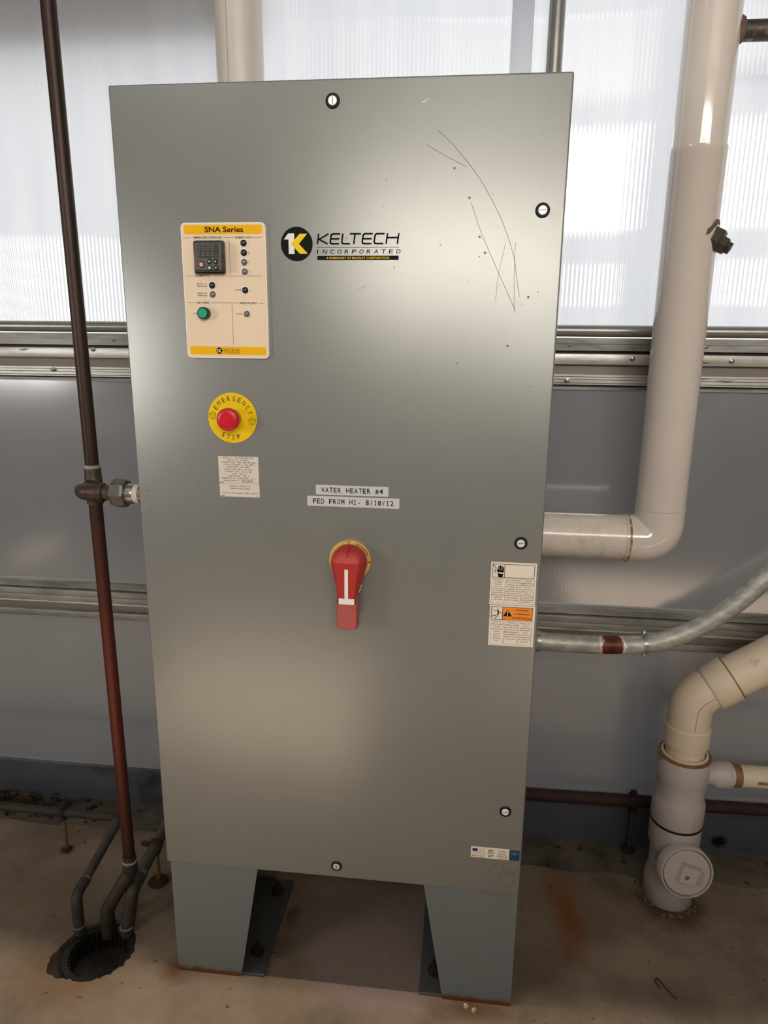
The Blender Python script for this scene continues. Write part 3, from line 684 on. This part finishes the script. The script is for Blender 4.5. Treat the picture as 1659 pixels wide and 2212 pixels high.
# knob body: round hub flowing into a tapered lever, built from stacked outlines
def hand_outline(sc, cut, low):
    pts = []
    r = .0335*sc
    for k in range(33):
        a = math.radians(-25+230*k/32); z = HZ+r*math.sin(a)
        pts.append((HX+r*math.cos(a), min(z, HZ+cut)))
    pts += [(HX-.0245*sc, HZ-.040), (HX-.0195*sc, low), (HX+.0195*sc, low), (HX+.0245*sc, HZ-.040)]
    return pts
def loft(mb, loops, mi=0):
    n = len(loops[0][0]); b = len(mb.v)
    for pts, y in loops: mb.v += [(x, y if not callable(y) else y(x, z), z) for x, z in pts]
    for i in range(len(loops)-1):
        for k in range(n):
            k2 = (k+1) % n; mb.f.append([b+i*n+k, b+i*n+k2, b+(i+1)*n+k2, b+(i+1)*n+k]); mb.m.append(mi); mb.sm.append(True)
    mb.f.append([b+(len(loops)-1)*n+k for k in range(n)]); mb.m.append(mi); mb.sm.append(False)
    return mb
low = HZ-.0600
hb = loft(MB(), [(hand_outline(1.0, .0335, low), -.0095), (hand_outline(1.0, .0335, low), -.016), (hand_outline(.95, .026, low), -.030), (hand_outline(.80, .012, low), -.044), (hand_outline(.66, .008, low), -.048)])
hb.prism([(HX-.0012, HZ+.0335), (HX-.0012, HZ+.010), (HX+.0012, HZ+.010), (HX+.0012, HZ+.0335)], -.040, -.012)
hk = build('handle_hub', hb, handred, hr)
def wl(y, wd, z0, z1):
    q = [(HX-wd, z1), (HX-wd, z0+.004)]+[(HX+wd*math.cos(math.radians(a)), z0+.004-.0055*math.sin(math.radians(180-a))) for a in range(180, -1, -15)]+[(HX+wd, z1)]
    return q, y
lv = loft(MB(), [wl(-.020, .0185, HZ-.121, HZ-.058), wl(-.0225, .0198, HZ-.1225, HZ-.058), wl(-.040, .0198, HZ-.1225, HZ-.058), wl(-.0445, .0170, HZ-.120, HZ-.058)])
lv.box(HX-.0175, HX+.0175, -.040, -.020, HZ-.075, HZ-.050)
build('lever', lv, handpale, hr)
build('lever_dark_patch', MB().rect(HX-.0178, HX+.0178, HZ-.0720, HZ-.0590, -.0450), mat('dark_red', (120, 26, 22), .5), hr)  # flat darker red patch laid on the lever front
build('lever_mark', MB().prism([(HX-.0033, HZ-.0600), (HX+.0033, HZ-.0600), (HX+.0033, HZ-.0040), (HX-.0033, HZ-.0040)], -.0492, -.0455)
      .prism([(HX-.0145, HZ-.0715), (HX+.0145, HZ-.0715), (HX+.0145, HZ-.0600), (HX-.0145, HZ-.0600)], -.0478, -.0440), inkw, hr)
W = MB()
for i in range(4): W.stroke([(HX+.0215+i*.0011, HZ-.051+i*.0040), (HX+.0228+i*.0011, HZ-.0495+i*.0040)], .0013, -.0345)
build('handle_lettering', W, inkw, hr)

# ---- warning label
wlab = build('warning_label', MB().prism([(.2905, .9505), (.3745, .9505), (.3735, 1.0335), (.2905, 1.0335)], -.0004, 0).prism([(.2920, .8680), (.3755, .8680), (.3755, .9495), (.2920, .9495)], -.0004, 0), warnw, cab)
ym = -.0007; W = MB()
W.outline(.2935, .3700, 1.0035, 1.0300, .0009, ym).rect(.3152, .3162, 1.0035, 1.0300, ym).outline(.2948, .3712, .9202, .9465, .0009, ym).rect(.3155, .3165, .9202, .9465, ym)
for x0, z0, z1 in ((.2935, .9535, 1.0020), (.3202, .9540, 1.0020), (.3465, .9540, 1.0020), (.2950, .8705, .9185), (.3210, .8705, .9185), (.3472, .8705, .9185)): W.outline(x0, x0+.0242, z0, z1, .0003, ym)
cols = [(.3056, .9985, .00425, ['Hazardous', 'voltage', 'inside.', 'Causes', 'serious burns', 'or death.', 'Disconnect', 'power supply', 'before', 'opening.']),
        (.3323, .9980, .00425, ['Haut Voltage à', "l'intérieur.", 'Risque de', 'brûlure et', 'danger de', 'mort. Prière de', 'débrancher', "l'alimentation", 'électrique', "avant d'ouvrir."]),
        (.3586, .9975, .00405, ['Voltaje', 'peligroso en el', 'interior. Puede', 'causar', 'quemaduras', 'graves o la', 'muerte.', 'Desconecte el', 'suministro de', 'energía antes', 'de abrir.']),
        (.3071, .9150, .00470, ['Risk of', 'Electrical', 'Shock,', 'disconnect', 'power', 'supply', 'before', 'opening', 'door']),
        (.3331, .9145, .00470, ['Risque', "d'électrocuti", 'on, prière de', 'débrancher', "l'alimentation", 'électrique', "avant d'ouvrir", 'la porte.']),
        (.3593, .9140, .00460, ['Riesgo de', 'choque', 'eléctrico,', 'desconecte', 'del', 'suministro de', 'energía antes', 'de abrir la', 'puerta.'])]
for cx, z, st, lines in cols:
    for i, t in enumerate(lines):
        W.text(t, cx, z-i*st, .0022, ym, w=min(.0228, .00178*len(t)+.002), bold=.004)
# electrocution hand
hx, hz = .3065, 1.0165
for i, (dx, top) in enumerate(((-.0016, .0100), (.0012, .0108), (.0040, .0100), (.0066, .0078))):
    W.rrect(hx+dx-.0011, hx+dx+.0011, hz-.0020, hz+top, .0010, ym)
W.flat([(hx-.0052, hz+.0030), (hx-.0038, hz+.0035), (hx-.0026, hz+.0005), (hx-.0026, hz-.0025), (hx-.0045, hz-.0020)], ym)
W.flat([(hx-.0030, hz-.0032), (hx-.0030, hz+.0010), (hx+.0077, hz+.0010), (hx+.0077, hz-.0022), (hx+.0040, hz-.0034), (hx+.0015, hz-.0018)], ym)
W.flat([(hx-.0040, hz-.0045), (hx+.0005, hz-.0044), (hx+.0030, hz-.0060), (hx+.0072, hz-.0050), (hx+.0058, hz-.0100), (hx+.0058, hz-.0128), (hx-.0020, hz-.0128), (hx-.0020, hz-.0100)][::-1], ym)
W.stroke([(hx-.0118, hz+.0120), (hx-.0070, hz+.0065), (hx-.0062, hz+.0045), (hx-.0088, hz+.0005), (hx-.0085, hz-.0020), (hx-.0062, hz-.0035)], .0011, ym)
# falling figure
px, pz = .3062, .9335
W.disc(px+.0008, pz+.0075, .0013, ym, 0, 14).flat([(px-.0002, pz+.0055), (px+.0024, pz+.0052), (px+.0034, pz-.0012), (px+.0008, pz-.0018)][::-1], ym)
W.stroke([(px-.0072, pz+.0052), (px+.0005, pz+.0048)], .0009, ym).stroke([(px+.0022, pz+.0046), (px+.0090, pz-.0016)], .0009, ym).stroke([(px+.0022, pz-.0012), (px-.0040, pz-.0050), (px-.0105, pz-.0068)], .0012, ym).stroke([(px+.0024, pz-.0012), (px+.0010, pz-.0050), (px-.0042, pz-.0105)], .0012, ym).stroke([(px-.0105, pz+.0098), (px-.0088, pz+.0070), (px-.0075, pz+.0060)], .0005, ym)
build('warning_print', W, ink, wlab)
build('warning_band', MB().rect(.3166, .3703, .9211, .9456, -.00085), orange, wlab)
build('warning_words', MB().flat([(.3172, .9282), (.3333, .9282), (.3252, .9412)], -.0011).text('WARNING', .3515, .9397, .0028, -.0011, w=.0235, bold=.015).text('ATTENTION', .3515, .9318, .0028, -.0011, w=.029, bold=.015).text('ADVERTENCIA', .3512, .9238, .0030, -.0011, w=.036, bold=.015), ink, wlab)
build('warning_exclamation', MB().flat([(.3247, .9320), (.3257, .9320), (.3262, .9385), (.3242, .9385)], -.0013).disc(.3252, .9300, .0009, -.0013, 0, 14), inkw, wlab)
# ---- certification label
cl = build('certification_label', MB().prism([(.2780, .3945), (.3047, .3945), (.3047, .4195), (.2780, .4195)], -.0004, 0).prism([(.3055, .3940), (.3560, .3940), (.3560, .4195), (.3055, .4195)], -.0004, 0), warnw, cab)
build('certification_square', MB().prism(rr(.3562, .3768, .3940, .4180, .0025), -.0005, 0), nsfb, cl)
W = MB().text('MADE IN USA', .2913, .3972, .0024, ym, w=.023, bold=.012).annulus(.3190, .4105, .0057, .0063, ym, 0, 36).text('ETL', .3190, .4073, .0064, ym, w=.0086, bold=.02).text('c', .3118, .4060, .0018, ym).text('us', .3262, .4060, .0018, ym)
for i in range(4): W.rect(.3132+i*.0031, .3156+i*.0031, .4012, .4027, ym)
for i in range(3): W.rect(.3142+i*.0034, .3168+i*.0034, .3978, .3994, ym)
for i, t in enumerate(('CONFORMS TO', 'UL STD 499', 'ANSI STD 499', 'CERTIFIED TO CSA', 'STD C22.2 No 88')): W.text(t, .3420, .4130-i*.0041, .0021, ym, w=(.019, .014, .016, .022, .020)[i], bold=.01)
build('certification_print', W, ink, cl)
fl = MB().rect(.2812, .2915, .4095, .4160, ym); build('flag_canton', fl, navy, cl)
fs_ = MB()
for i in range(4): fs_.rect(.2918, .3020, .4148-i*.0018, .4156-i*.0018, ym)
for i in range(3): fs_.rect(.2812, .3020, .4075-i*.0018, .4083-i*.0018, ym)
build('flag_stripes', fs_, mat('pale_stripe', (214, 190, 178), .6), cl)
build('certification_mark', MB().text('NSF', .3665, .4080, .0052, -.0009, w=.012, bold=.01), mat('pale_blue_ink', (120, 150, 170), .5), cl)

# ================================================================== copper riser on the left
RX, RY = -.5545, .15
ri = thing('copper_riser', (RX, RY, 0), 'dark copper riser pipe with a union fitting, standing over the floor drain', 'pipe')
build('pipe', MB().tube([(RX-.004, RY, 2.45), (RX, RY, 1.14)], .0143).tube([(RX, RY, 1.09), (-.5510, RY, .175)], .0143), copper, ri)
build('tee', MB().lathe([(.0150, 1.158), (.0172, 1.157), (.0172, 1.138), (.0185, 1.130), (.0185, 1.100), (.0172, 1.094), (.0172, 1.078), (.0150, 1.077)][::-1], (RX, RY, 0), (0, 0, 1), 28), bronze, ri)
build('flux_ring', MB().lathe([(.0146, 1.1575), (.0176, 1.156), (.0178, 1.1595), (.0148, 1.163)], (RX, RY, 0), (0, 0, 1), 28, jit=.05), solder, ri)
UY, UZ = .092, 1.1165
build('elbow', MB().tube(fillet([(RX, RY, UZ), (RX, UY, UZ), (-.500, UY, UZ)], .022, 12), .0178).lathe([(.0182, 0), (.0198, .002), (.0198, .010), (.0182, .012)], (-.512, UY, UZ), (1, 0, 0), 28), brown_f, ri)
build('nipple', MB().lathe([(.0160, -.502), (.0160, -.488), (.0178, -.486), (.0178, -.476)], (0, UY, UZ), (1, 0, 0), 28), brown_f, ri)
build('union_nut', MB().lathe([(.0200, -.482), (.0285, -.478), (.0300, -.472), (.0300, -.455), (.0275, -.450), (.0215, -.450)], (0, UY, UZ), (1, 0, 0), 8, smooth=False), nutm, ri)
build('tailpiece', MB().lathe([(.0205, -.452), (.0212, -.446), (.0212, -.436), (.0200, -.433)], (0, UY, UZ), (1, 0, 0), 28), chrome, ri)
build('thread_seal', MB().lathe([(.0196, -.434), (.0198, -.422)], (0, UY, UZ), (1, 0, 0), 28), white_t, ri)
build('inlet_nipple', MB().lathe([(.0180, -.424), (.0180, -.3765)], (0, UY, UZ), (1, 0, 0), 28), galvt, ri)
build('drain_tail', MB().tube(fillet([(-.5510, RY, .185), (-.5515, RY, .140), (-.606, .122, .045), (-.606, .118, -.03)], .03, 8), .0165)
      .lathe([(.0155, .170), (.0178, .169), (.0178, .140), (.016, .136)][::-1], (-.551, RY, 0), (0, 0, 1), 24), darkpipe, ri)
build('flux_ring', MB().lathe([(.0148, .174), (.0182, .171), (.0182, .167), (.016, .165)][::-1], (-.551, RY, 0), (0, 0, 1), 24, jit=.06), solder, ri)

# two condensate pipes
ledgepipe = mat('ledge_pipe_brown', (58, 48, 39), .7, .1, var=.25, vscale=20)
crust = mat('lime_crust', (112, 108, 98), .8, 0, rgb2=(84, 76, 66), thr=(.4, .6), vscale=70)
def condensate(label, path, r, er_, tail):
    a = thing('condensate_pipe', tuple(path[2]), label, 'pipe')
    mp_ = fillet(path, .03, 8)
    build('run', MB().tube(mp_[:7], r), ledgepipe, a)
    build('pipe', MB().tube(mp_[6:], r), greypipe, a)
    e = Vector(path[-1]); d = (Vector(path[-2])-e).normalized()
    build('elbow', MB().tube(fillet([e+d*.045, e, tail], .025, 8), er_), darkpipe, a)
    build('collar', MB().lathe([(er_+.0004, 0), (er_+.0010, .001), (er_+.0010, .009), (er_+.0004, .010)], e+d*.043, d, 22), crust, a)
    t = Vector(tail); build('outlet', MB().lathe([(er_-.001, .012), (er_+.001, .010), (er_+.001, .004), (er_-.001, -.012)], t, (0, 0, 1), 22, mis=[0, 1, 1]), [mat('lime_white', (150, 146, 138), .8, 0, rgb2=(96, 90, 80), thr=(.42, .6), vscale=80), greypipe], a)
    return a
condensate('slim grey condensate pipe running along the wall ledge and into the floor drain', [(-2.6, .355, .140), (-.683, .355, .122), (-.680, .115, .083)], .0120, .0135, (-.668, .094, .004))
condensate('grey condensate pipe coming from behind the cabinet into the floor drain', [(.25, .372, .150), (-.541, .372, .132), (-.546, .140, .090)], .0150, .0165, (-.552, .110, .002))
# stands
def stand(label, x, y, zt, r, rod, base, rotc, group):
    s = thing('pipe_stand', (x, y, 0), label, 'pipe stand', group)
    build('rod', MB().lathe([(r, 0), (r, zt-.012)], (x, y, 0), (0, 0, 1), 12), rod, s)
    build('foot', MB().lathe([(base*1.1, 0), (base, .003), (base*.75, .006), (r*1.2, .010)], (x, y, 0), (0, 0, 1), 14, jit=.25), rustdark, s)
    return s
s1 = stand('rusty threaded rod stand under the slim ledge pipe', -.853, .355, .125, .0048, rodm, .013, 0, None)
build('clamp', MB().lathe([(.0135, -.006), (.0165, -.006), (.0165, .006), (.0135, .006), (.0135, -.006)], (-.853, .355, .1235), (1, 0, 0), 18, caps=False).bbox(-.861, -.845, .345, .365, .100, .1125, .002).tube([(-.853, .352, .138), (-.850, .345, .146), (-.842, .340, .150)], .005, 8), rustdark, s1)
s2 = stand('rusty rod stand beside the grey cabinet leg', -.541, .272, .112, .0055, rodm, .024, 0, None)
build('clamp', MB().lathe([(.0158, -.007), (.0192, -.007), (.0192, .007), (.0158, .007), (.0158, -.007)], (-.5432, .272, .1135), Vector((0, 1, .17)), 18, caps=False).bbox(-.549, -.533, .264, .280, .088, .098, .002).tube([(-.560, .268, .120), (-.578, .268, .120)], .0065, 8), rustdark, s2)
s3 = stand('thin zinc rod stand on the ledge beside the drain stack', .752, .560, .150, .0052, rodg, .020, 0, None)
build('clamp', MB().lathe([(.0180, -.009), (.0235, -.009), (.0235, .009), (.0180, .009), (.0180, -.009)], (.752, .560, .160), (1, 0, 0), 18, caps=False).bbox(.744, .760, .552, .568, .180, .192, .002).bbox(.743, .761, .546, .574, .128, .139, .002), rust, s3)
rp2 = build('iron_pipe', MB().tube([(.10, .560, .150), (.752, .560, .160), (2.6, .560, .178)], .0175, 18), rust)
tag(rp2, 'dark rusty iron pipe running along the foot of the wall behind the drain stack', 'pipe')

# floor drain
dr = thing('floor_drain', (DC[0], DC[1], -.07), 'round black floor drain in a broken hole in the concrete', 'drain')
build('grout_ring', MB().lathe([(.150, -.030), (.150, -.008), (.094, -.009), (.086, -.016), (.086, -.030)], (DC[0], DC[1], 0), (0, 0, 1), 56, jit=.02, caps=False), dirt, dr)
build('rim', MB().lathe([(.086, -.090), (.086, -.012), (.0845, -.009), (.0700, -.012), (.0690, -.018), (.0745, -.022), (.0745, -.090)], (DC[0], DC[1], 0), (0, 0, 1), 56, jit=.01, caps=False), black, dr)
build('sump', MB().lathe([(1e-6, -.088), (.045, -.086), (.075, -.080)], (DC[0], DC[1], 0), (0, 0, 1), 40, caps=False, jit=.03), dirt, dr)
for k in range(38):
    a = 2*PI*k/38; c, s = math.cos(a), math.sin(a); r0, r1, hw = .0655, .0715, .0017
    m4 = [(DC[0]+c*r+s*w_, DC[1]+s*r-c*w_, z) for z in (-.066, -.019) for r, w_ in ((r0, -hw), (r0, hw), (r1, hw), (r1, -hw))]
    build('basket_rib', MB().add(m4, [(0, 1, 2, 3), (7, 6, 5, 4), (0, 4, 5, 1), (1, 5, 6, 2), (2, 6, 7, 3), (3, 7, 4, 0)]), mat('rib_iron', (40, 37, 33), .7, .1) if k == 0 else MATS['rib_iron'], dr)
build('basket_floor', MB().lathe([(1e-6, -.068), (.04, -.0675), (.072, -.066)], (DC[0], DC[1], 0), (0, 0, 1), 40, caps=False), dirt, dr)

# ================================================================== insulated PVC-jacketed pipes
PX, PY = .704, .44
pv = thing('jacketed_pipe', (PX, PY, .97), 'cream plastic jacketed pipe turning at an elbow behind the cabinet side', 'pipe')
build('riser_jacket', MB().lathe([(.0545, 1.824), (.0545, 2.95)], (PX, PY, 0), (0, 0, 1), 48), pvc, pv)
build('riser_jacket', MB().lathe([(.0560, 1.046), (.0565, 1.050), (.0565, 1.815), (.0572, 1.816), (.0572, 1.8275), (.0548, 1.828)], (PX, PY, 0), (0, 0, 1), 48), pvc, pv)
EZ2 = .970
build('elbow_jacket', MB().tube(fillet([(PX, PY, 1.050), (PX, PY, EZ2), (.624, PY, EZ2)], .074, 20), .0572, 40), pvc, pv)
build('run_jacket', MB().tube(fillet([(.640, PY, EZ2), (.10, PY, EZ2), (.10, .326, EZ2)], .055, 10), .0545, 40), dustpvc, pv)
build('seam_stain', MB().lathe([(.0548, -.003), (.0582, -.0026), (.0582, .0026), (.0548, .003)], (.632, PY, EZ2), (1, 0, 0), 60, jit=.008, caps=False), pvcbrown, pv)
build('seam', MB().lathe([(.0560, -.0006), (.0575, -.0004), (.0575, .0004), (.0560, .0006)], (PX, PY, 1.046), (0, 0, 1), 48, caps=False), pvcseam, pv)
pl = thing('jacketed_pipe', (-.281, .42, 1.9), 'straight cream plastic jacketed pipe rising above the cabinet top', 'pipe')
build('jacket', MB().lathe([(.0515, 1.86), (.0515, 2.95)], (-.281, .42, 0), (0, 0, 1), 44), pvc, pl)
a = math.radians(-103); sx_, sy_ = -.281+.0515*math.cos(a), .42+.0515*math.sin(a)
build('seam', MB().tube([(sx_, sy_, 1.87), (sx_, sy_, 2.94)], .0006, 6), pvcseam, pl)
# stub pipe and plug on the right jacketed pipe
build('stub_pipe', MB().tube([(.735, PY, 2.045), (1.6, PY, 2.040)], .0195, 24), mat('stub_bronze', (78, 70, 58), .5, .4, rgb2=(122, 132, 118), thr=(.55, .66), vscale=45), pv)
build('insulation_gap', MB().lathe([(.0300, .750), (.0290, .757), (.0235, .764), (.0195, .766)], (0, PY, 2.045), (1, 0, 0), 20, jit=.12), mat('torn_insulation', (112, 92, 74), .9, 0, var=.3, vscale=60), pv)
pd = Vector((.80, -.38, -.46)).normalized(); po = Vector((.737, .425, 1.648))
build('drain_plug', MB().lathe([(.031, .000), (.031, .027), (.027, .030)], po, pd, 6, smooth=False).lathe([(.019, .030), (.019, .042), (.017, .044)], po, pd, 6, smooth=False)
      .lathe([(.0120, .044), (.0120, .054)], po, pd, 4, smooth=False), mat('plug_bronze', (84, 78, 66), .5, .4, var=.25, vscale=35), pv)
build('torn_edge', MB().lathe([(.040, -.006), (.041, .002), (.036, .006), (.030, .006)], po, pd, 18, jit=.15), MATS['torn_insulation'], pv)

# galvanised wall tube
tb = build('wall_tube', MB().tube([(.405, .572, 1.470), (.405, .572, 2.95)], .0180, 24), galvt)
tag(tb, 'upright galvanised tube on the wall above the cabinet', 'tube')

# conduit
cd = thing('conduit', (.381, .15, .815), 'galvanised steel conduit curving up from the cabinet side, with a rust spot', 'conduit')
cpath = spline([(.3775, .15, .8165), (.468, .15, .8140), (.553, .15, .8155), (.627, .15, .8230), (.672, .15, .8375), (.732, .15, .8720), (.797, .15, .9290), (.843, .15, .985), (.95, .15, 1.12), (1.10, .15, 1.32)], 10)
co = build('pipe', MB().tube(cpath, .0190, 24), galv, cd)
build('coupling', MB().lathe([(.0215, .3768), (.0240, .3775), (.0240, .395), (.0225, .397), (.0225, .407), (.0195, .408)], (0, .15, .816), (1, 0, 0), 28), galvt, cd)
st_ = build('strap', MB().lathe([(.0192, -.004), (.0202, -.004), (.0202, .004), (.0192, .004)], (.620, .15, .822), Vector((1, 0, .15)), 24, caps=False), galvt, cd)
build('strap_bolt', MB().lathe([(.006, 0), (.006, .005), (.004, .009)], (.617, .15, .842), (0, 0, 1), 10), chrome, cd)
build('strap_bolt', MB().lathe([(.006, 0), (.006, -.006), (.004, -.008)], (.622, .15, .803), (0, 0, 1), 10), chrome, cd)

# ================================================================== PVC drain stack
AX, AY = .817, .40
ds = thing('drain_stack', (AX, AY, 0), 'white plastic drain stack with a capped cleanout and a side branch', 'drain pipe')
build('cleanout_tee', MB().lathe([(.060, -.004), (.0625, 0), (.0625, .062), (.0585, .072), (.0560, .085), (.0560, .150), (.0600, .160), (.0630, .168), (.0630, .228), (.0600, .230)], (AX, AY, 0), (0, 0, 1), 48), whitepvc, ds)
cv = Vector((.07, -.97, .20)).normalized(); cc = Vector((AX, AY, .130))
build('cleanout_hub', MB().lathe([(.050, 0), (.054, .055), (.0595, .064), (.0650, .070), (.0650, .100), (.0635, .102), (.0605, .102), (.0600, .096), (.0590, .094)], cc, cv, 48, caps=False), whitepvc, ds)
plug = build('cleanout_plug', MB().lathe([(.0570, .090), (.0570, .0995), (.0560, .1008), (1e-6, .1008)], cc, cv, 48, caps=False), whitepvc, ds)
build('plug_joint', MB().lathe([(.0605, .0965), (.0565, .0965)], cc, cv, 48, caps=False), gluebrown, plug)
aa, uu, ww = MB().frame(cv)
mb = MB(); qs = []
ang = math.radians(18); q = .0235
U = uu*math.cos(ang)+ww*math.sin(ang); V_ = ww*math.cos(ang)-uu*math.sin(ang)
o1 = cc+cv*.1006
vs = [o1+U*q*a+V_*q*b for a, b in ((-1, -1), (1, -1), (1, 1), (-1, 1))]+[o1+cv*.016+U*q*.86*a+V_*q*.86*b for a, b in ((-1, -1), (1, -1), (1, 1), (-1, 1))]
fs = [(k, (k+1) % 4, 4+(k+1) % 4, 4+k) for k in range(4)]+[(4, 5, 6, 7)]
build('plug_square', MB().add(vs, fs), whitepvc, plug)
build('plug_dirt', MB().lathe([(.0060, .1166), (.004, .1172), (1e-6, .1176)], cc-V_*.006+U*.004, cv, 9, jit=.5), mat('dirt_crumbs', (120, 92, 62), .9, 0, var=.3, vscale=90), plug)
build('mould_seam', MB().tube([(AX+.022, AY-.0596, .172), (AX+.022, AY-.0596, .226)], .0012, 6), whitepvc, ds)
build('mould_seam', MB().tube([(AX+.022, AY-.0606, .240), (AX+.022, AY-.0606, .288)], .0012, 6), whitepvc, ds)
build('coupling_band', MB().lathe([(.0640, .2290), (.0652, .2300), (.0652, .2345), (.0640, .2355)], (AX, AY, 0), (0, 0, 1), 48, caps=False), rubber, ds)
build('branch_tee', MB().lathe([(.0605, .230), (.0640, .236), (.0640, .290), (.0620, .297), (.0600, .304), (.0600, .352), (.0620, .358), (.0630, .364), (.0630, .420), (.0615, .4235), (.0540, .4235), (.0540, .405)], (AX, AY, 0), (0, 0, 1), 48, caps=False), whitepvc, ds)
build('branch_hub', MB().lathe([(.027, 0), (.027, .070), (.0335, .080), (.0335, .113), (.0325, .115), (.0285, .115)], (AX, AY, .3690), (1, 0, 0), 32), whitepvc, ds)
build('primer_ring', MB().lathe([(.0545, .4236), (.0600, .4242), (.0628, .4236), (.0634, .4200), (.0634, .4186)], (AX, AY, 0), (0, 0, 1), 48, caps=False, jit=.006), gluebrown, ds)
build('bushing', MB().lathe([(.0560, .418), (.0560, .4275), (.0535, .4285), (.0500, .4285), (.0495, .415)], (AX, AY, 0), (0, 0, 1), 48, caps=False), beigepvc, ds)
build('branch_pipe', MB().tube([(.925, AY, .3690), (1.9, AY, .3720)], .0275, 26), beigepvc, ds)
build('primer_ring', MB().lathe([(.0278, 0), (.0281, .001), (.0281, .017), (.0278, .018)], (.938, AY, .369), (1, 0, 0), 28, caps=False), gluebrown, ds)
build('lower_pipe', MB().lathe([(.0470, .405), (.0470, .470)], (AX, AY, 0), (0, 0, 1), 44), beigepvc, ds)
ud = Vector((math.cos(math.radians(34)), 0, math.sin(math.radians(34)))); c0 = Vector((AX-.002, AY, .575))
build('elbow_hub', MB().lathe([(.0490, .452), (.0535, .454), (.0535, .502), (.0500, .506), (.0500, .520)], (AX, AY, 0), (0, 0, 1), 44), beigepvc, ds)
build('elbow', MB().tube(fillet([(AX, AY, .500), (AX, AY, .578), Vector((AX, AY, .578))+ud*.085], .075, 14), .0510, 40)
      .lathe([(.0510, 0), (.0560, .004), (.0575, .006), (.0575, .056), (.0560, .0575), (.0520, .0575)], Vector((AX, AY, .578))+ud*.045, ud, 44), beigepvc, ds)
seamp = [Vector((p.x, AY-.0512, p.z)) for p in fillet([(AX, AY, .512), (AX, AY, .578), Vector((AX, AY, .578))+ud*.060], .060, 12)]
build('mould_seam', MB().tube(seamp, .0009, 6), mat('seam_tan', (170, 148, 118), .6), ds)
pb = Vector((AX, AY, .578))+ud*.10
build('upper_pipe', MB().tube([pb, pb+ud*.9], .0515, 44), beigepvc, ds)
build('primer_ring', MB().lathe([(.0516, 0), (.0534, .0005), (.0534, .0035), (.0516, .004)], Vector((AX, AY, .578))+ud*.1022, ud, 48, caps=False, jit=.01), gluebrown, ds)
pm = MB(); xx = .990
for k in range(26): wd = (.0008, .0014, .0020)[k*7 % 3]; pm.rect(xx, xx+wd, .3650, .3735, AY-.0279); xx += wd+.0011
build('print_mark', pm, inkgrey, ds)['kind'] = 'stuff'
mb = MB(); rg = random.Random(11)
for k in range(34):
    a = math.radians(rg.uniform(150, 400)); r = rg.uniform(.066, .086); mb.ball((AX+r*math.cos(a), AY+r*math.sin(a), .001), rg.uniform(.003, .008), 6, 0, (1, 1, .5))
tag(build('grout_crumbs', mb, mat('crumb_grout', (130, 112, 92), .9, 0, rgb2=(72, 52, 38), thr=(.45, .6), vscale=60)), 'crumbled grout around the foot of the drain stack', 'rubble', None, 'stuff')

# ================================================================== small litter
mb = MB()
for k in range(260):
    x = -1.10+rg.gauss(0, .10); y = .52+rg.gauss(0, .025); mb.ball((x, min(.575, max(.47, y)), .002+max(0, .012*(1-abs(x+1.1)/.2))*rg.random()), rg.uniform(.002, .007), 5, 0, (1.4, 1, .6))
tag(build('dirt_pile', mb, mat('leaf_litter', (64, 44, 30), .95, 0, rgb2=(38, 28, 22), thr=(.4, .6), vscale=50)), 'dark heap of leaf dirt on the concrete ledge', 'dirt', None, 'stuff')
tag(build('dry_twig', MB().tube(spline([(.722, .105, .002), (.716, .120, .004), (.724, .126, .005), (.732, .112, .003), (.745, .090, .002), (.752, .080, .003)], 6), .0016, 6), deadleaf), 'curled dark dry twig lying on the floor', 'twig')
for pts, lab in (([(.278, .006), (.285, .014), (.290, .010), (.284, .000)], 'pale broken chip by the cabinet leg, the larger of two'), ([(.296, -.004), (.302, .008), (.307, .004), (.301, -.007)], 'pale broken chip by the cabinet leg, the narrower of two')):
    m = MB(); n = len(pts)
    m.add([(x, y, 0) for x, y in pts]+[(x*.5+.5*pts[0][0], y*.5+.5*pts[0][1], .006) for x, y in pts], [tuple(range(n, 2*n))]+[(i, (i+1) % n, (i+1) % n+n, i+n) for i in range(n)])
    tag(build('pale_chip', m, chipm), lab, 'chip')
tag(build('dead_leaf', MB().add([(-.455, .160, .001), (-.44, .166, .006), (-.425, .158, .002), (-.44, .154, .004)], [(0, 3, 1), (1, 3, 2)]), deadleaf), 'small dry leaf on the floor between cabinet leg and drain', 'leaf')
